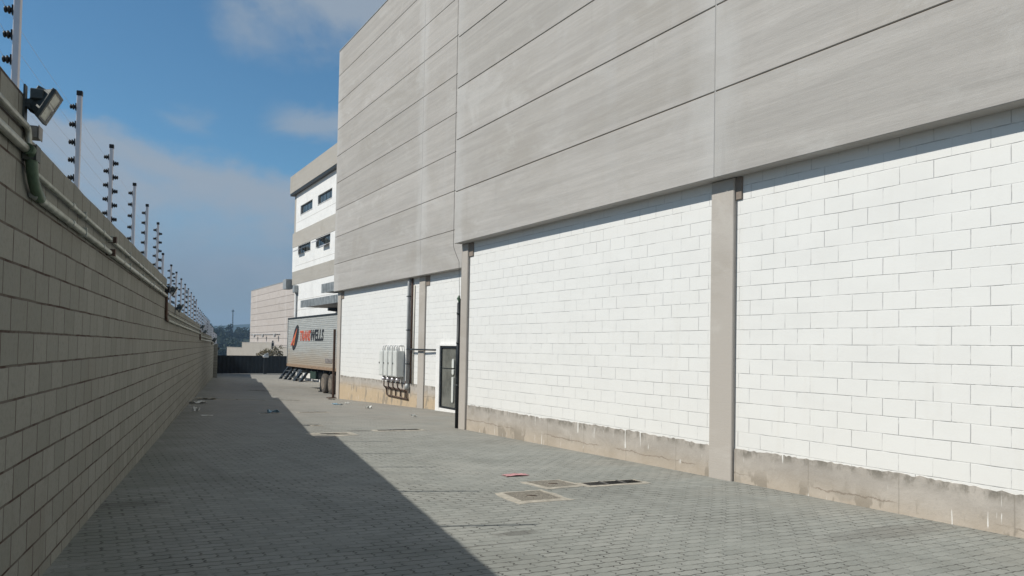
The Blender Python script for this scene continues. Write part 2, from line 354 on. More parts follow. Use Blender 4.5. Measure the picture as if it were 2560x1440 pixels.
def m_pavers(name):
    m, k, b = new_mat(name); p = k.pos(); x0, y0, z = k.sep(p)
    x = k.M('ADD', x0, k.M('MULTIPLY', k.noise(p, .7, 2), .10)); y = k.M('ADD', y0, k.M('MULTIPLY', k.noise(k.mp(p, loc=(4, 9, 2)), .7, 2), .10))
    v = k.M('ADD', y, k.M('MULTIPLY', k.M('PINGPONG', x, .056), .22))
    vr = k.M('DIVIDE', v, .112); row = k.M('FLOOR', vr)
    dv = k.M('ABSOLUTE', k.M('SUBTRACT', k.M('FRACT', vr), .5))
    xs = k.M('ADD', k.M('ADD', x, k.M('MULTIPLY', k.M('MODULO', row, 2), .112)), k.M('MULTIPLY', k.M('PINGPONG', y, .028), .85))
    xr = k.M('DIVIDE', xs, .224); colm = k.M('FLOOR', xr)
    dx = k.M('ABSOLUTE', k.M('SUBTRACT', k.M('FRACT', xr), .5))
    wob = k.M('MULTIPLY', k.M('SUBTRACT', k.noise(p, 5, 3), .5), .05)
    jv = k.M('MULTIPLY', k.rng(k.M('ADD', dv, wob), .420, .475), k.rng(k.noise(k.mp(p, (2.2, 3.5, 1)), 1.6, 5, .75), .34, .56, .30, 1.))
    jx = k.M('MULTIPLY', k.rng(k.M('ADD', dx, k.M('MULTIPLY', wob, .5)), .455, .482), k.rng(k.noise(k.mp(p, (2.6, 3., 1), (7, 1, 0)), 1.9, 5, .75), .38, .58, .25, 1.))
    j = k.M('MAXIMUM', jv, jx)
    wn = k.node('ShaderNodeTexWhiteNoise', noise_dimensions='2D'); k.l.new(k.xyz(row, colm, 0), wn.inputs['Vector'])
    tone = wn.outputs['Value']
    c = k.mix(tone, (.248, .256, .235), (.296, .302, .278))
    g = k.noise(p, 22, 6, .7); n = k.noise(p, .55, 6, .62, .4); n2 = k.noise(k.mp(p, (.5, 1.4, 1)), .9, 5, .65, .3)
    c = k.mix(k.M('MULTIPLY', k.rng(g, .45, .75), .35), c, (.155, .158, .142))
    c = k.mix(k.M('MULTIPLY', k.rng(n, .48, .72), .6), c, (.178, .184, .166))
    track = k.M('MULTIPLY', k.rng(k.noise(k.mp(p, (1.5, .10, 1), (0, 0, 0), (0, 0, .1)), 1.0, 5, .65, .3), .50, .70), .42)
    c = k.mix(track, c, (.175, .178, .162))
    pale = k.M('MULTIPLY', k.rng(k.noise(k.mp(p, (1, 1, 1), (3, 8, 1)), .42, 6, .7, .5), .50, .68), .55)
    c = k.mix(pale, c, (.335, .332, .302))
    dust = k.M('MULTIPLY', k.rng(y0, 9, 26), k.rng(n2, .30, .62, .45, .95))
    c = k.mix(k.M('MULTIPLY', dust, .8), c, (.295, .272, .243))
    sand_tint = k.M('MULTIPLY', k.rng(k.M('SUBTRACT', x0, k.M('MULTIPLY', y0, .02)), 5.8, 8.0), k.rng(n2, .35, .65))
    c = k.mix(k.M('MULTIPLY', sand_tint, .35), c, (.315, .288, .245))  # sandy tint of the paving towards the warehouse
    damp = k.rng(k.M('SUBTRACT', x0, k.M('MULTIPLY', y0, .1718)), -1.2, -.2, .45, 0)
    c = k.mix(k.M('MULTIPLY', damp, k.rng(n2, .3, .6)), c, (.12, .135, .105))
    c = k.mix(k.M('MULTIPLY', j, k.rng(k.noise(p, .9, 6, .7, .5), .36, .62, .18, 1.)), c, (.048, .045, .040))
    # oil stain and dirty smears
    for (cx, cy, sx, sy, a) in ((3.62, 6.28, .26, .10, .55), (7.0, 4.9, .9, .25, .35), (5.1, 7.9, 1.1, .7, .12), (.55, 8.9, .5, .2, .4), (5.52, 16.46, .32, .16, .6), (3.4, 5.98, .7, .02, .5)):
        dd = k.V('LENGTH', k.xyz(k.M('DIVIDE', k.M('SUBTRACT', x0, cx), sx), k.M('DIVIDE', k.M('SUBTRACT', y0, cy), sy), 0))
        dd = k.M('ADD', dd, k.M('MULTIPLY', k.M('SUBTRACT', k.noise(p, 7, 5, .7), .5), 1.6))
        c = k.mix(k.rng(dd, .55, 1.15, a, 0), c, (.10, .095, .085))
    k.put(b.inputs['Base Color'], c); b.inputs['Roughness'].default_value = .9; b.inputs['Specular IOR Level'].default_value = .25
    k.put(b.inputs['Normal'], k.bump(k.M('ADD', k.M('MULTIPLY', j, -1.), k.M('ADD', k.M('MULTIPLY', g, .25), k.M('MULTIPLY', tone, .2))), .55, .012))
    return m
def m_foliage(name, a, bb, scale=.6):
    m, k, b = new_mat(name); p = k.pos()
    n = k.noise(p, scale, 3); c = k.mix(k.rng(n, .35, .65), a, bb)
    k.put(b.inputs['Base Color'], c); b.inputs['Roughness'].default_value = .8; b.inputs['Specular IOR Level'].default_value = .2
    return m
def m_glass(name, col=(.03, .035, .035), rough=.06):
    m, k, b = new_mat(name); p = k.pos()
    k.put(b.inputs['Base Color'], k.mix(k.rng(k.noise(p, 3, 4), .3, .7), col, [v*1.6 for v in col]))
    b.inputs['Roughness'].default_value = rough; b.inputs['Specular IOR Level'].default_value = .6
    return m
def m_trailer(name):
    m, k, b = new_mat(name); p = k.pos(); x, y, z = k.sep(p)
    n = k.noise(k.mp(p, (1, .4, 2)), 1.5, 6, .65, .4); g = k.noise(k.mp(p, (1, .3, 7)), 3, 5, .7)
    c = k.mix(k.rng(g, .35, .7), (.37, .385, .375), (.48, .49, .47))
    d = k.rng(k.M('ADD', z, k.M('MULTIPLY', k.M('SUBTRACT', n, .5), 1.3)), -1.15+EYE, .15+EYE, .85, .05)
    c = k.mix(d, c, (.36, .29, .215))
    c = k.mix(k.M('MULTIPLY', k.rng(k.noise(p, 6, 5, .7), .56, .72), .45), c, (.23, .18, .14))
    k.put(b.inputs['Base Color'], c); b.inputs['Roughness'].default_value = .55; b.inputs['Metallic'].default_value = .15
    return m

PANEL = m_panel('precast_concrete')
PANEL_FAR = m_panel('far_precast_concrete', (.47, .43, .405), (140., 165.), .5)
BAND = m_panel('band_concrete', (.40, .378, .345), (30.,), .5)
PILLAR = m_panel('pillar_concrete', (.43, .397, .362), (-50.,), .0)
DARKC = plain('dark_concrete_backing', (.10, .09, .075), .95)
SEAMF = plain('brown_seam_filler', (.215, .175, .135), .95, var=.3, scale=3)
SEAL = plain('joint_sealant', (.33, .325, .315), .8)
JAMB = plain('rough_corbel_concrete', (.24, .20, .17), .95, bump=.4)
WHITE_N = m_white_blocks('white_painted_blocks', .294, .122)
WHITE_R = m_white_blocks('white_painted_blocks_far', .1, .122)
PLINTH = m_plinth('plinth_concrete', -1.31, .32)
PLINTH_R = m_plinth('sandy_plinth_concrete', -1.29, .8)
GREYB = m_grey_blocks('grey_concrete_blocks')
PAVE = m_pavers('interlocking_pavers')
WHITEP = plain('white_paint', (.78, .775, .76), .55, var=.04, scale=5)
WHITEC = plain('cream_paint', (.70, .66, .58), .6, var=.06, scale=5)
ALU = plain('aluminium', (.60, .58, .60), .42, .55, var=.06, scale=8)
BLACKP = plain('black_plastic', (.012, .013, .016), .5, scale=30)
GALV = plain('galvanised_conduit', (.40, .41, .36), .42, .5, var=.22, scale=9)
GREENP = plain('green_conduit_elbow', (.085, .135, .085), .5, .0, var=.3, scale=9)
RUSTP = plain('rusty_steel_pipe', (.085, .05, .036), .7, .1, var=.35, scale=12)
DKSTEEL = plain('dark_steel', (.02, .024, .026), .5, .2, var=.25, scale=12)
LAMPB = plain('grey_lamp_casting', (.055, .066, .066), .5, .1, var=.2, scale=20)
LAMPR = plain('lamp_reflector', (.62, .63, .54), .4, .1, var=.15, scale=25)
LGLASS = None
DUCT = plain('grey_plastic_pipe', (.40, .41, .415), .5, .0, var=.1, scale=4)
BROWNP = plain('brown_painted_pipe', (.085, .05, .035), .6, .1, var=.3, scale=12)
METER = plain('light_grey_enamel', (.63, .645, .62), .4, var=.05, scale=5)
STEELD = plain('black_painted_steel', (.012, .015, .018), .45, .1, var=.3, scale=8)
TREAD = plain('worn_dark_tread', (.075, .08, .08), .6, .2)
GATEM = plain('dark_gate_sheet', (.014, .018, .021), .5, .1, var=.35, scale=2)
GLASS = m_glass('dark_window_glass')
DOORG = m_glass('door_glass', (.11, .112, .10), .12)
ROOFM = plain('roof_sheet', (.35, .35, .34), .7)
ZINC = plain('weathered_zinc_sheet', (.36, .38, .385), .5, .35, var=.2, scale=4)
TRAIL = m_trailer('ribbed_aluminium_side')
RED = plain('faded_red_lettering', (.56, .105, .055), .6, var=.25, scale=10)
ORANGE = plain('orange_lettering', (.62, .22, .07), .6, var=.25, scale=10)
BLACKL = plain('black_lettering', (.02, .02, .022), .6, var=.3, scale=10)
PLATE = plain('faded_grey_plate', (.20, .18, .17), .7, var=.4, scale=9)
TYRE = plain('dusty_tyre', (.085, .075, .065), .9, var=.3, scale=12)
RIM = plain('dusty_rim', (.20, .17, .14), .7, .2, var=.3, scale=10)
IRON = plain('cast_concrete_lid', (.20, .182, .15), .9, var=.6, scale=70, bump=.8)
KERB = plain('sandy_mortar_frame', (.375, .345, .29), .95, var=.22, scale=11, bump=.4)
DRAIN_SHADE = plain('black_drain_shade', (.004, .004, .004), 1., spec=0.)  # near-black colour standing in for the shade inside the drains
BARS = plain('drain_bar', (.10, .095, .09), .6, .3)
PINKP = plain('pink_plastic', (.52, .25, .26), .5, var=.2, scale=20)
BLUEP = plain('blue_plastic', (.28, .45, .56), .5, var=.2, scale=20)
PAPER = plain('white_paper', (.72, .72, .68), .8, var=.12, scale=20)
LEAF = m_foliage('shrub_leaves', (.10, .085, .035), (.16, .115, .045), 1.5)
TREES = m_foliage('woodland_leaves', (.014, .024, .014), (.030, .046, .022), .09)
HILLM = m_foliage('hill_scrub', (.016, .028, .016), (.032, .046, .022), .02)
BARK = plain('bark', (.10, .075, .05), .9)
TERR = plain('bare_earth', (.23, .17, .11), .95, var=.2, scale=.3)
def m_lens():
    m, k, b = new_mat('clear_lamp_glass'); p = k.pos()
    b.inputs['Base Color'].default_value = (.9, .9, .88, 1); b.inputs['Roughness'].default_value = .05
    b.inputs['Transmission Weight'].default_value = 1.; b.inputs['IOR'].default_value = 1.1
    k.put(b.inputs['Roughness'], k.rng(k.noise(p, 40, 3), .3, .7, .03, .12))
    return m
LGLASS = m_lens()

# ------------------------------------------------------------------ ground, terrain
def build_ground():
    mb = MB(); ys = [-34+.5*i for i in range(int((112+34)/.5)+1)]
    ts = [-4, -2, -1, -.5, -.05, 0] + [i/12 for i in range(1, 13)] + [1.05, 1.5, 2, 3, 4]
    idx = []
    for y in ys:
        x0, x1 = lane(y); idx.append([mb.pt((x0+(x1-x0)*t, y, gz(x0+(x1-x0)*t, y))) for t in ts])
    for a, b in zip(idx, idx[1:]):
        for k in range(len(ts)-1): mb.face((a[k], a[k+1], b[k+1], b[k]), True)
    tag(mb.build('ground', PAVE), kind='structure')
    mb = MB(); n = 60; R = 4000
    def h(x, y):
        d = max(abs(y-35)-75, abs(x-5)-36, 0)
        return -4.6-min(14, d*.06)
    cs = [-R, -2500, -1500, -900, -600, -400, -300, -220, -160, -120, -90, -70, -50, -40, -30, -10, 10, 30, 45, 60, 80, 100, 130, 160, 200, 260, 340, 450, 600, 900, 1500, 2500, R]
    g = [[mb.pt((x, y, h(x, y))) for x in cs] for y in cs]
    for a, b in zip(g, g[1:]):
        for k in range(len(cs)-1): mb.face((a[k], a[k+1], b[k+1], b[k]), True)
    tag(mb.build('terrain', TERR), kind='structure')
build_ground()

# ------------------------------------------------------------------ boundary wall
def build_wall():
    base = WF(20, -.1, -1.8)
    mb = MB(WF)
    for (a, z0, z1), (b, _, _) in zip(TOPS, TOPS[1:]):
        n = max(2, int((b-a)/.385)); top = []
        for i in range(n+1):
            u = a+(b-a)*i/n; top.append((u, z0+(z1-z0)*i/n+random.uniform(-.006, .006)))
        for (ua, za), (ub, zb) in zip(top, top[1:]):
            mb.hexa([(ua, 0, -4), (ub, 0, -4), (ub, -.19, -4), (ua, -.19, -4), (ua, 0, za), (ub, 0, zb), (ub, -.19, zb), (ua, -.19, za)])
    root = thing('boundary_wall', 'long grey concrete block wall stepping down along the left side of the lane', 'wall', P3(*base))
    w = mb.build('block_wall', GREYB, root)
    mb = MB(WF); mb.box(60.6, 61.1, .002, .26, -4, .02); mb.build('pilaster', GREYB, root)
build_wall()

# ------------------------------------------------------------------ electric fence
ORD = ['nearest', 'second', 'third', 'fourth', 'fifth', 'sixth', 'seventh', 'eighth', 'ninth', 'tenth', 'eleventh', 'twelfth', 'thirteenth', 'fourteenth', 'fifteenth', 'sixteenth',
       'seventeenth', 'eighteenth', 'nineteenth', 'twentieth', 'twenty-first', 'twenty-second', 'twenty-third', 'twenty-fourth', 'twenty-fifth', 'twenty-sixth', 'twenty-seventh', 'twenty-eighth',
       'twenty-ninth', 'thirtieth', 'thirty-first', 'thirty-second', 'thirty-third', 'thirty-fourth', 'thirty-fifth', 'thirty-sixth', 'thirty-seventh', 'thirty-eighth', 'thirty-ninth']
PH = .93; PP = -.10
INS = [.80-.155*i for i in range(6)]
def fence_post(u, double):
    z0 = wtop(u)
    F = lambda a, b, c: WF(u+a, PP+b, z0+c)
    root = thing('electric_fence_post', 'x', 'fence post', P3(*F(0, 0, 0)))
    mb = MB(F); mb.box(-.02, .02, -.02, .02, -.02, PH-.03); mb.build('post', ALU, root, bevel=.004)
    mb = MB(F); mb.box(-.023, .023, -.023, .023, PH-.03, PH+.012); mb.build('cap', BLACKP, root, bevel=.003)
    def ins(sgn, h):
        mb = MB(F)
        mb.box(-.016, .016, min(sgn*.0205, sgn*.03), max(sgn*.0205, sgn*.03), h-.03, h+.03)
        mb.lathe((0, sgn*.03, h), (0, sgn, 0), [(0, .014), (.010, .016), (.011, .024), (.020, .025), (.021, .015), (.030, .015), (.031, .021), (.040, .020), (.044, .010)], 10)
        mb.build('insulator', BLACKP, root)
    for h in INS: ins(-1, h)
    if double:
        for h in INS[:5]: ins(1, h-.065)
        mb = MB(F); mb.box(-.024, .024, -.034, -.0205, .02, .13); mb.build('sticker', WHITEP, root)
        mb = MB(F); mb.tube([(.03, -.0, .16), (.05, 0, .08), (.10, 0, .01), (.16, 0, -.005)], .007, 6); mb.build('brace', ALU, root)
    return root
POSTS = [3.55, 5.56, 7.65, 9.58, 11.75, 13.45, 15.38, 16.62, 18.85, 20.6, 22.55, 24.4, 26.2, 28.05, 30., 32.15]
while POSTS[-1] < 76: POSTS.append(POSTS[-1]+1.95)
DBL = {3, 6, 8, 11, 14, 18, 22, 26, 30, 34}
def build_fence():
    protos = {}
    for i, u in enumerate(POSTS):
        d = i in DBL
        if d not in protos: o = protos[d] = fence_post(u, d)
        else:
            o = copy_tree(protos[d]); o.location = P3(*WF(u, PP, wtop(u)))
        o['group'] = 'electric fence posts along the wall top'
        k = 'two-sided aluminium fence post with black insulators and white sticker' if d else 'slim aluminium fence post with one row of black insulators'
        if i == 1: t = 'tall slim aluminium fence post cut off by the photo top, beside the near floodlight'
        else: t = k+', '+ORD[i]+' along the wall'
        o['label'] = t
    names = ['topmost', 'second highest', 'third highest', 'fourth highest', 'fifth highest', 'lowest']
    for j, h in enumerate(INS):
        mb = MB(WF); path = []
        for a, b in zip(POSTS, POSTS[1:]):
            path.append((a, PP-.058, wtop(a)+h))
            path.append(((a+b)/2, PP-.058, (wtop(a)+wtop(b))/2+h-.008))
        path.append((POSTS[-1], PP-.058, wtop(POSTS[-1])+h))
        mb.tube(path, .0011, 4)
        o = mb.build('fence_wire', ALU, base=WF(POSTS[0], PP, wtop(POSTS[0])+h))
        tag(o, names[j]+' of the six thin steel wires strung along the fence posts', 'wire', 'electric fence wires')
build_fence()

# ------------------------------------------------------------------ conduits, boxes and floodlights on the wall
def arc(a, b, c, n=6):
    a, b, c = Vector(a), Vector(b), Vector(c)
    return [tuple((1-t)**2*a+2*t*(1-t)*b+t*t*c) for t in [i/n for i in range(n+1)]]
def build_conduits():
    segs = [(-11, 5.28, 1.462), (5.5, 15.95, 1.232), (16.5, 33.1, .772), (33.75, 53.0, .497), (53.55, 60.2, .29)]
    for nm, dz, r, lab in (('upper_conduit', -.20, .019, 'thin upper galvanised conduit pipe just under the wall coping, stepping down'), ('lower_conduit', -.335, .026, 'thicker lower galvanised conduit pipe with green elbows along the wall')):
        root = thing('conduit', lab, 'conduit', P3(*WF(5.4, .03, 1.0)), 'conduit pipes along the block wall')
        for i, (a, b, zt) in enumerate(segs):
            z = zt+dz; mb = MB(WF); z1 = z-(.035 if i == 2 else .01 if i == 1 else 0)
            mb.tube([(a, .032, z), ((a+b)/2, .034, (z+z1)/2-.004), (b, .032, z1)], r, 10); mb.build('pipe', GALV, root)
            u = a+1.2
            while u < b-.3 and u < 34:
                t = (u-a)/(b-a); zc = z+(z1-z)*t
                mb = MB(WF); mb.tube([(u-.035, .033, zc), (u+.035, .033, zc)], r+.005, 10); mb.build('coupling', GALV, root)
                mb = MB(WF); mb.box(u+.5, u+.518, .001, .033+r+.004, zc-r-.012, zc+r+.012); mb.build('clamp', GALV, root); u += 1.5
            if i < len(segs)-1:
                a2, z2 = segs[i+1][0], segs[i+1][2]+dz
                mb = MB(WF)
                if nm == 'lower_conduit' and i == 0:
                    p = [(b-.02, .045, z1), (b+.03, .05, z1)]+arc((b+.06, .05, z1-.03), (b+.085, .05, z2+.03), (a2+.12, .045, z2-.005), 8)
                    mb.tube(p, r+.007, 12); mb.build('elbow', GREENP, root)
                else:
                    um = b+.10 if i else b+.06
                    p = arc((b, .032, z1), (um, .032, z1), (um, .032, z1-.06), 5)+arc((um, .032, z2+.06), (um, .032, z2), (a2+.02, .032, z2), 5)
                    mb.tube(p, r, 8); mb.build('elbow', BROWNP if i else GALV, root)
    # junction boxes where the pipes drop
    def jbox(u, z, w, h, lab, m):
        root = thing('junction_box', lab, 'junction box', P3(*WF(u, .03, z)), 'junction boxes on the wall conduits')
        mb = MB(WF); mb.box(u-w/2, u+w/2, .002, .075, z-h/2, z+h/2); mb.build('box', m, root, bevel=.006)
        mb = MB(WF); mb.box(u-w/2-.004, u+w/2+.004, .0755, .083, z-h/2-.004, z+h/2+.004); mb.build('lid', m, root, bevel=.003)
    jbox(5.40, 1.252, .085, .075, 'small pale junction box ending the upper conduit beside the near floodlight', plain('grey_box', (.27, .255, .235), .6))
    BXD = plain('dark_box', (.085, .095, .085), .6)
    jbox(5.36, 1.118, .10, .09, 'dark junction box on the thicker conduit directly above the green elbow', BXD)
    jbox(8.78, 1.03, .06, .06, 'small rusty junction box on the upper conduit under the two-sided post', RUSTP)
    jbox(8.72, .895, .065, .065, 'small rusty junction box on the thicker conduit under the two-sided post', RUSTP)
    jbox(16.05, 1.01, .10, .12, 'black junction box at the second step of the wall', BLACKP)
build_conduits()

def floodlight(u, zc):
    """head about 20 cm, tilted down into the lane, on an arm from the wall top"""
    F = lambda a, b, c: WF(u+a, b, zc+c)
    root = thing('floodlight', 'x', 'floodlight', P3(*F(0, 0, 0)))
    s = Vector((0, .46, .89)); n = Vector((0, .89, -.46)); ax = Vector((1, 0, 0)); c = Vector((.045, .125, -.005))
    mb = MB(F)
    def ring(w, h, d0, d1, t):                # a rectangular frame
        for (a, b, hw, hh) in ((0, h-t/2, w, t/2), (0, -h+t/2, w, t/2), (w-t/2, 0, t/2, h-t), (-w+t/2, 0, t/2, h-t)):
            mb.obox(c+ax*a+s*b+n*(d0+d1)/2, ax, hw, s, hh, n, (d1-d0)/2)
    ring(.105, .098, -.012, .012, .014); mb.build('frame', LAMPB, root, bevel=.002)
    mb = MB(F); w1, h1, w2, h2 = .091, .084, .045, .04                 # tapered housing behind the frame
    L1 = [c+ax*a*.098+s*b*.09-n*.0125 for a, b in ((-1, -1), (1, -1), (1, 1), (-1, 1))]
    L2 = [c+ax*a*.055+s*b*.05-n*.085 for a, b in ((-1, -1), (1, -1), (1, 1), (-1, 1))]
    mb.hexa(L2+L1)
    for i in range(5): mb.obox(c+ax*(-.06+.03*i)-n*.065, ax, .003, s, .075, n, .03)
    mb.build('housing', LAMPB, root, bevel=.003)
    mb = MB(F); mb.obox(c-n*.008, ax, w1, s, h1, n, .003); mb.obox(c+s*.05-n*.002, ax, w1, s, .03, (n+s*.5), .002); mb.build('reflector', LAMPR, root)
    mb = MB(F); mb.tube([c+ax*-.06+n*.0055, c+ax*.06+n*.0055], .006, 8); mb.build('lamp_tube', WHITEP, root)
    mb = MB(F); mb.obox(c+n*.013, ax, .0905, s, .0835, n, .0012); mb.build('glass', LGLASS, root)
    mb = MB(F)
    mb.obox((0, .055, .005), (0, 1, .1), .07, (1, 0, 0), .02, (0, -.1, 1), .016)
    mb.obox((0, .075, .045), (1, 0, 0), .05, (0, 1, 0), .035, (0, 0, 1), .03)
    mb.build('terminal_box', LAMPB, root, bevel=.004)
    mb = MB(F); mb.obox((0, .006, -.03), (1, 0, 0), .028, (0, 1, 0), .005, (0, 0, 1), .13); mb.build('wall_bracket', LAMPB, root)
    return root
def build_floodlights():
    first = floodlight(5.34, 1.42)
    spots = [(5.34, 1.42, 'near grey floodlight with clear glass beside the first step of the wall'),
             (16.72, 1.02, 'dark floodlight hung at the second step of the wall, before the bent conduit'),
             (18.9, .78, 'grey floodlight over the wall just past the second step'),
             (33.9, .66, 'far dark floodlight at the third step of the wall'),
             (37.5, .52, 'small far floodlight just past the third step of the wall'),
             (54.2, .24, 'far floodlight with pale hood where the wall nears the gate'),
             (66.5, -.42, 'farthest floodlight on the wall right beside the dark gate')]
    for i, (u, z, lab) in enumerate(spots):
        o = first if i == 0 else copy_tree(first)
        o.location = P3(*WF(u, 0, z)); o['label'] = lab; o['group'] = 'floodlights on the block wall'
        if i >= 5: o.scale = (1.8, 1.8, 1.8)
build_floodlights()

# ------------------------------------------------------------------ warehouses
PB, PHT = 2.455, 1.226        # underside of the cladding, height of one panel
def cladding(root, xf, xb, bays, rows, top=None):
    for (a, b) in bays[1:]:
        mb = MB(); mb.box(xf+.006, xf+.05, a-.013, a+.013, PB+.02, (top or PB+rows*PHT)-.05); mb.build('joint_sealant', SEAL, root)
    for (a, b) in bays:
        for i in range(rows):
            z0 = PB+i*PHT; z1 = z0+PHT-.015
            if top and z1 > top: z1 = top
            mb = MB(); mb.box(xf, xb, a+.003, b-.003, z0, z1); mb.build('cladding_panel', PANEL, root, bevel=.008)
            if i < rows-1:
                mb = MB(); mb.box(xf+.016, xb-.02, a+.02, b-.02, z1+.0005, z1+.0145); mb.build('seam_filler', SEAMF, root)
def jag_plinth(root, x, xb, y0, y1, zt, m):
    mb = MB(); n = int((y1-y0)/.045); f = []; t = 0.
    for i in range(n+1):
        y = y0+(y1-y0)*i/n
        t = .6*t+random.uniform(-.007, .007); f.append((y, zt+.012*sin(y*1.3)+t+random.uniform(-.009, .009)))
    idx = [(mb.pt((x, y, gz(x, y)-.3)), mb.pt((x, y, z)), mb.pt((xb, y, z))) for y, z in f]
    for p, q in zip(idx, idx[1:]):
        mb.face((p[0], q[0], q[1], p[1])); mb.face((p[1], q[1], q[2], p[2]))
    mb.build('plinth', m, root, fix=False)
def near_warehouse():
    root = thing('warehouse', 'large near warehouse with grey concrete cladding above white painted blockwork', 'warehouse', P3(9, 8, -1.8))
    cladding(root, 7.797, 8.04, [(-9, -.37), (-.37, 8.145), (8.145, 16.665)], 9)
    mb = MB(); mb.box(8.042, 8.2, -9, 16.64, PB+.02, PB+9*PHT-.1); mb.build('frame_backing', DARKC, root)
    for a, b in ((-9, -.60), (-.13, 7.955), (8.40, 16.33)):
        mb = MB(); mb.box(8.05, 8.25, a, b, -1.34, PB+.01); mb.build('block_wall', WHITE_N, root)
        jag_plinth(root, 8.036, 8.06, a, b, -1.305, PLINTH)
    for a, b, q in ((-.60, -.13, .14), (7.955, 8.40, .11), (16.33, 16.67, .2)):
        mb = MB(); mb.box(7.99, 8.3, a, b, -2.4, PB-.004); mb.build('pillar', PILLAR, root, bevel=.012)
        mb = MB(); mb.box(8.022, 8.2, a-q, a-.002, 2.135, PB-.006); mb.build('corbel', JAMB, root, bevel=.006)
    mb = MB(); mb.box(8.06, 10.62, 16.46, 16.64, -2.6, PB+.01); mb.build('side_wall', WHITE_R, root)
    mb = MB(); mb.box(8.21, 30, -9, 16.6, PB+9*PHT-.6, PB+9*PHT-.35); mb.build('roof', ROOFM, root)
near_warehouse()
def far_warehouse():
    root = thing('warehouse', 'set-back warehouse block with tall grey cladding above white wall and sandy plinth', 'warehouse', P3(11.5, 26, -2.3))
    cladding(root, 10.3, 10.54, [(16.7, 24.715), (24.715, 34.72)], 9, 13.38)
    mb = MB(); mb.box(10.542, 10.7, 16.7, 34.68, PB+.02, 13.3); mb.build('frame_backing', DARKC, root)
    for a, b in ((16.66, 24.70), (25.22, 34.25)):
        mb = MB(); mb.box(10.55, 10.75, a, b, -1.33, PB+.01); mb.build('block_wall', WHITE_R, root)
        jag_plinth(root, 10.535, 10.56, a, b, -1.285, PLINTH_R)
    for a, b, q in ((24.70, 25.22, .3), (34.25, 34.70, .32)):
        mb = MB(); mb.box(10.495, 10.8, a, b, -3, PB-.004); mb.build('pillar', PILLAR, root, bevel=.012)
        mb = MB(); mb.box(10.525, 10.7, a-q, a-.002, 2.11, PB-.006); mb.build('corbel', JAMB, root, bevel=.006)
    mb = MB(); mb.box(10.81, 15.4, 34.5, 34.69, -3, 13.2); mb.build('side_wall', PANEL, root)
    mb = MB(); mb.box(10.71, 30, 16.7, 34.49, 12.7, 12.95); mb.build('roof', ROOFM, root)
    mb = MB(); mb.box(10.28, 10.80, 16.7, 34.73, 13.384, 13.42); mb.build('coping', ZINC, root)
far_warehouse()

# drain pipe and cable at the near corner
def corner_pipes():
    root = thing('drainpipe', 'thin black drainpipe up the corner pillar of the near warehouse', 'pipe', P3(7.99, 16.72, -1.88))
    mb = MB(); mb.tube([(7.99, 16.725, -1.87), (7.99, 16.725, 1.08)], .052, 12); mb.build('pipe', STEELD, root)
    for z in (-.9, .1, .8):
        mb = MB(); mb.tube([(7.99, 16.725, z), (7.99, 16.725, z+.05)], .06, 12); mb.build('clamp', DKSTEEL, root)
    mb = MB(); mb.tube([(7.99, 16.725, 1.08), (7.99, 16.725, 1.13), (7.97, 16.74, 1.18), (7.98, 16.72, 1.25)], [.03, .04, .045, .015], 8); mb.build('tap', GREENP, root)
    mb = MB(); p = [(7.785, 16.69, PB+9*PHT-.05), (7.785, 16.69, 6.1), (7.786, 16.692, 4.), (7.787, 16.69, 2.46)]+arc((7.787, 16.69, 2.42), (7.80, 16.69, 2.32), (7.93, 16.67, 2.05), 6)+[(7.95, 16.66, 1.4), (7.96, 16.66, 1.15)]
    mb.tube(p, .0045, 6)
    tag(mb.build('cable', DKSTEEL, base=(7.785, 16.69, 1.15)), 'thin dark cable hanging down the corner edge of the near warehouse cladding', 'cable')
    root = thing('corner_guard', 'thin rusty guard bar with foot plate at the far corner of the set-back warehouse', 'guard', P3(10.40, 34.75, -2.36))
    mb = MB(GF); mb.box(10.36, 10.45, 34.71, 34.80, 0, 3.1); mb.build('bar', BROWNP, root)
    mb = MB(GF); mb.box(10.15, 10.68, 34.5, 34.95, .002, .03); mb.build('foot_plate', BROWNP, root)
corner_pipes()

def door():
    F = lambda y, d, z: (10.535-d, y, z)
    root = thing('glass_door', 'narrow dark glass door in a white frame on the set-back wall', 'door', P3(10.5, 22.6, -2.1))
    mb = MB(F); mb.box(23.22, 23.50, 0, .12, -2.25, .13); mb.box(21.8, 23.219, 0, .118, -2.25, -1.92); mb.box(21.8, 23.219, 0, .118, .07, .13); mb.build('surround', WHITEP, root, bevel=.006)
    mb = MB(F)
    for a, b, c, d in ((23.15, 23.215, -1.915, .065), (21.8, 23.148, -1.915, -1.86), (21.8, 23.148, .0, .065), (22.0, 22.07, -1.858, -.002)): mb.box(a, b, .02, .085, c, d)
    mb.build('leaf_frame', STEELD, root, bevel=.004)
    mb = MB(F); mb.box(22.072, 23.148, .03, .045, -1.858, -.002); mb.build('pane', DOORG, root)
    mb = MB(F); mb.box(22.072, 23.148, .047, .052, -.655, -.63); mb.build('glazing_bar', STEELD, root)
    mb = MB(F)
    def rounded(y0, y1, z0, z1, rt, rb):
        L = []; r = (y1-y0)/2; c = (y0+y1)/2
        L += [(c+r*cos(t), .056, z1-r*rt+r*rt*sin(t)) for t in [pi*i/8 for i in range(9)]]
        L += [(c+r*cos(t), .056, z0+r*rb+r*rb*sin(t)) for t in [pi+pi*i/8 for i in range(9)]]
        mb.prism(L, (0, .03, 0))
    rounded(22.20, 22.345, -.62, -.33, 1., .3); rounded(22.20, 22.345, -.83, -.66, .3, .8); rounded(22.215, 22.345, -1.70, -.90, .2, 1.)
    mb.build('handle', METER, root)
door()

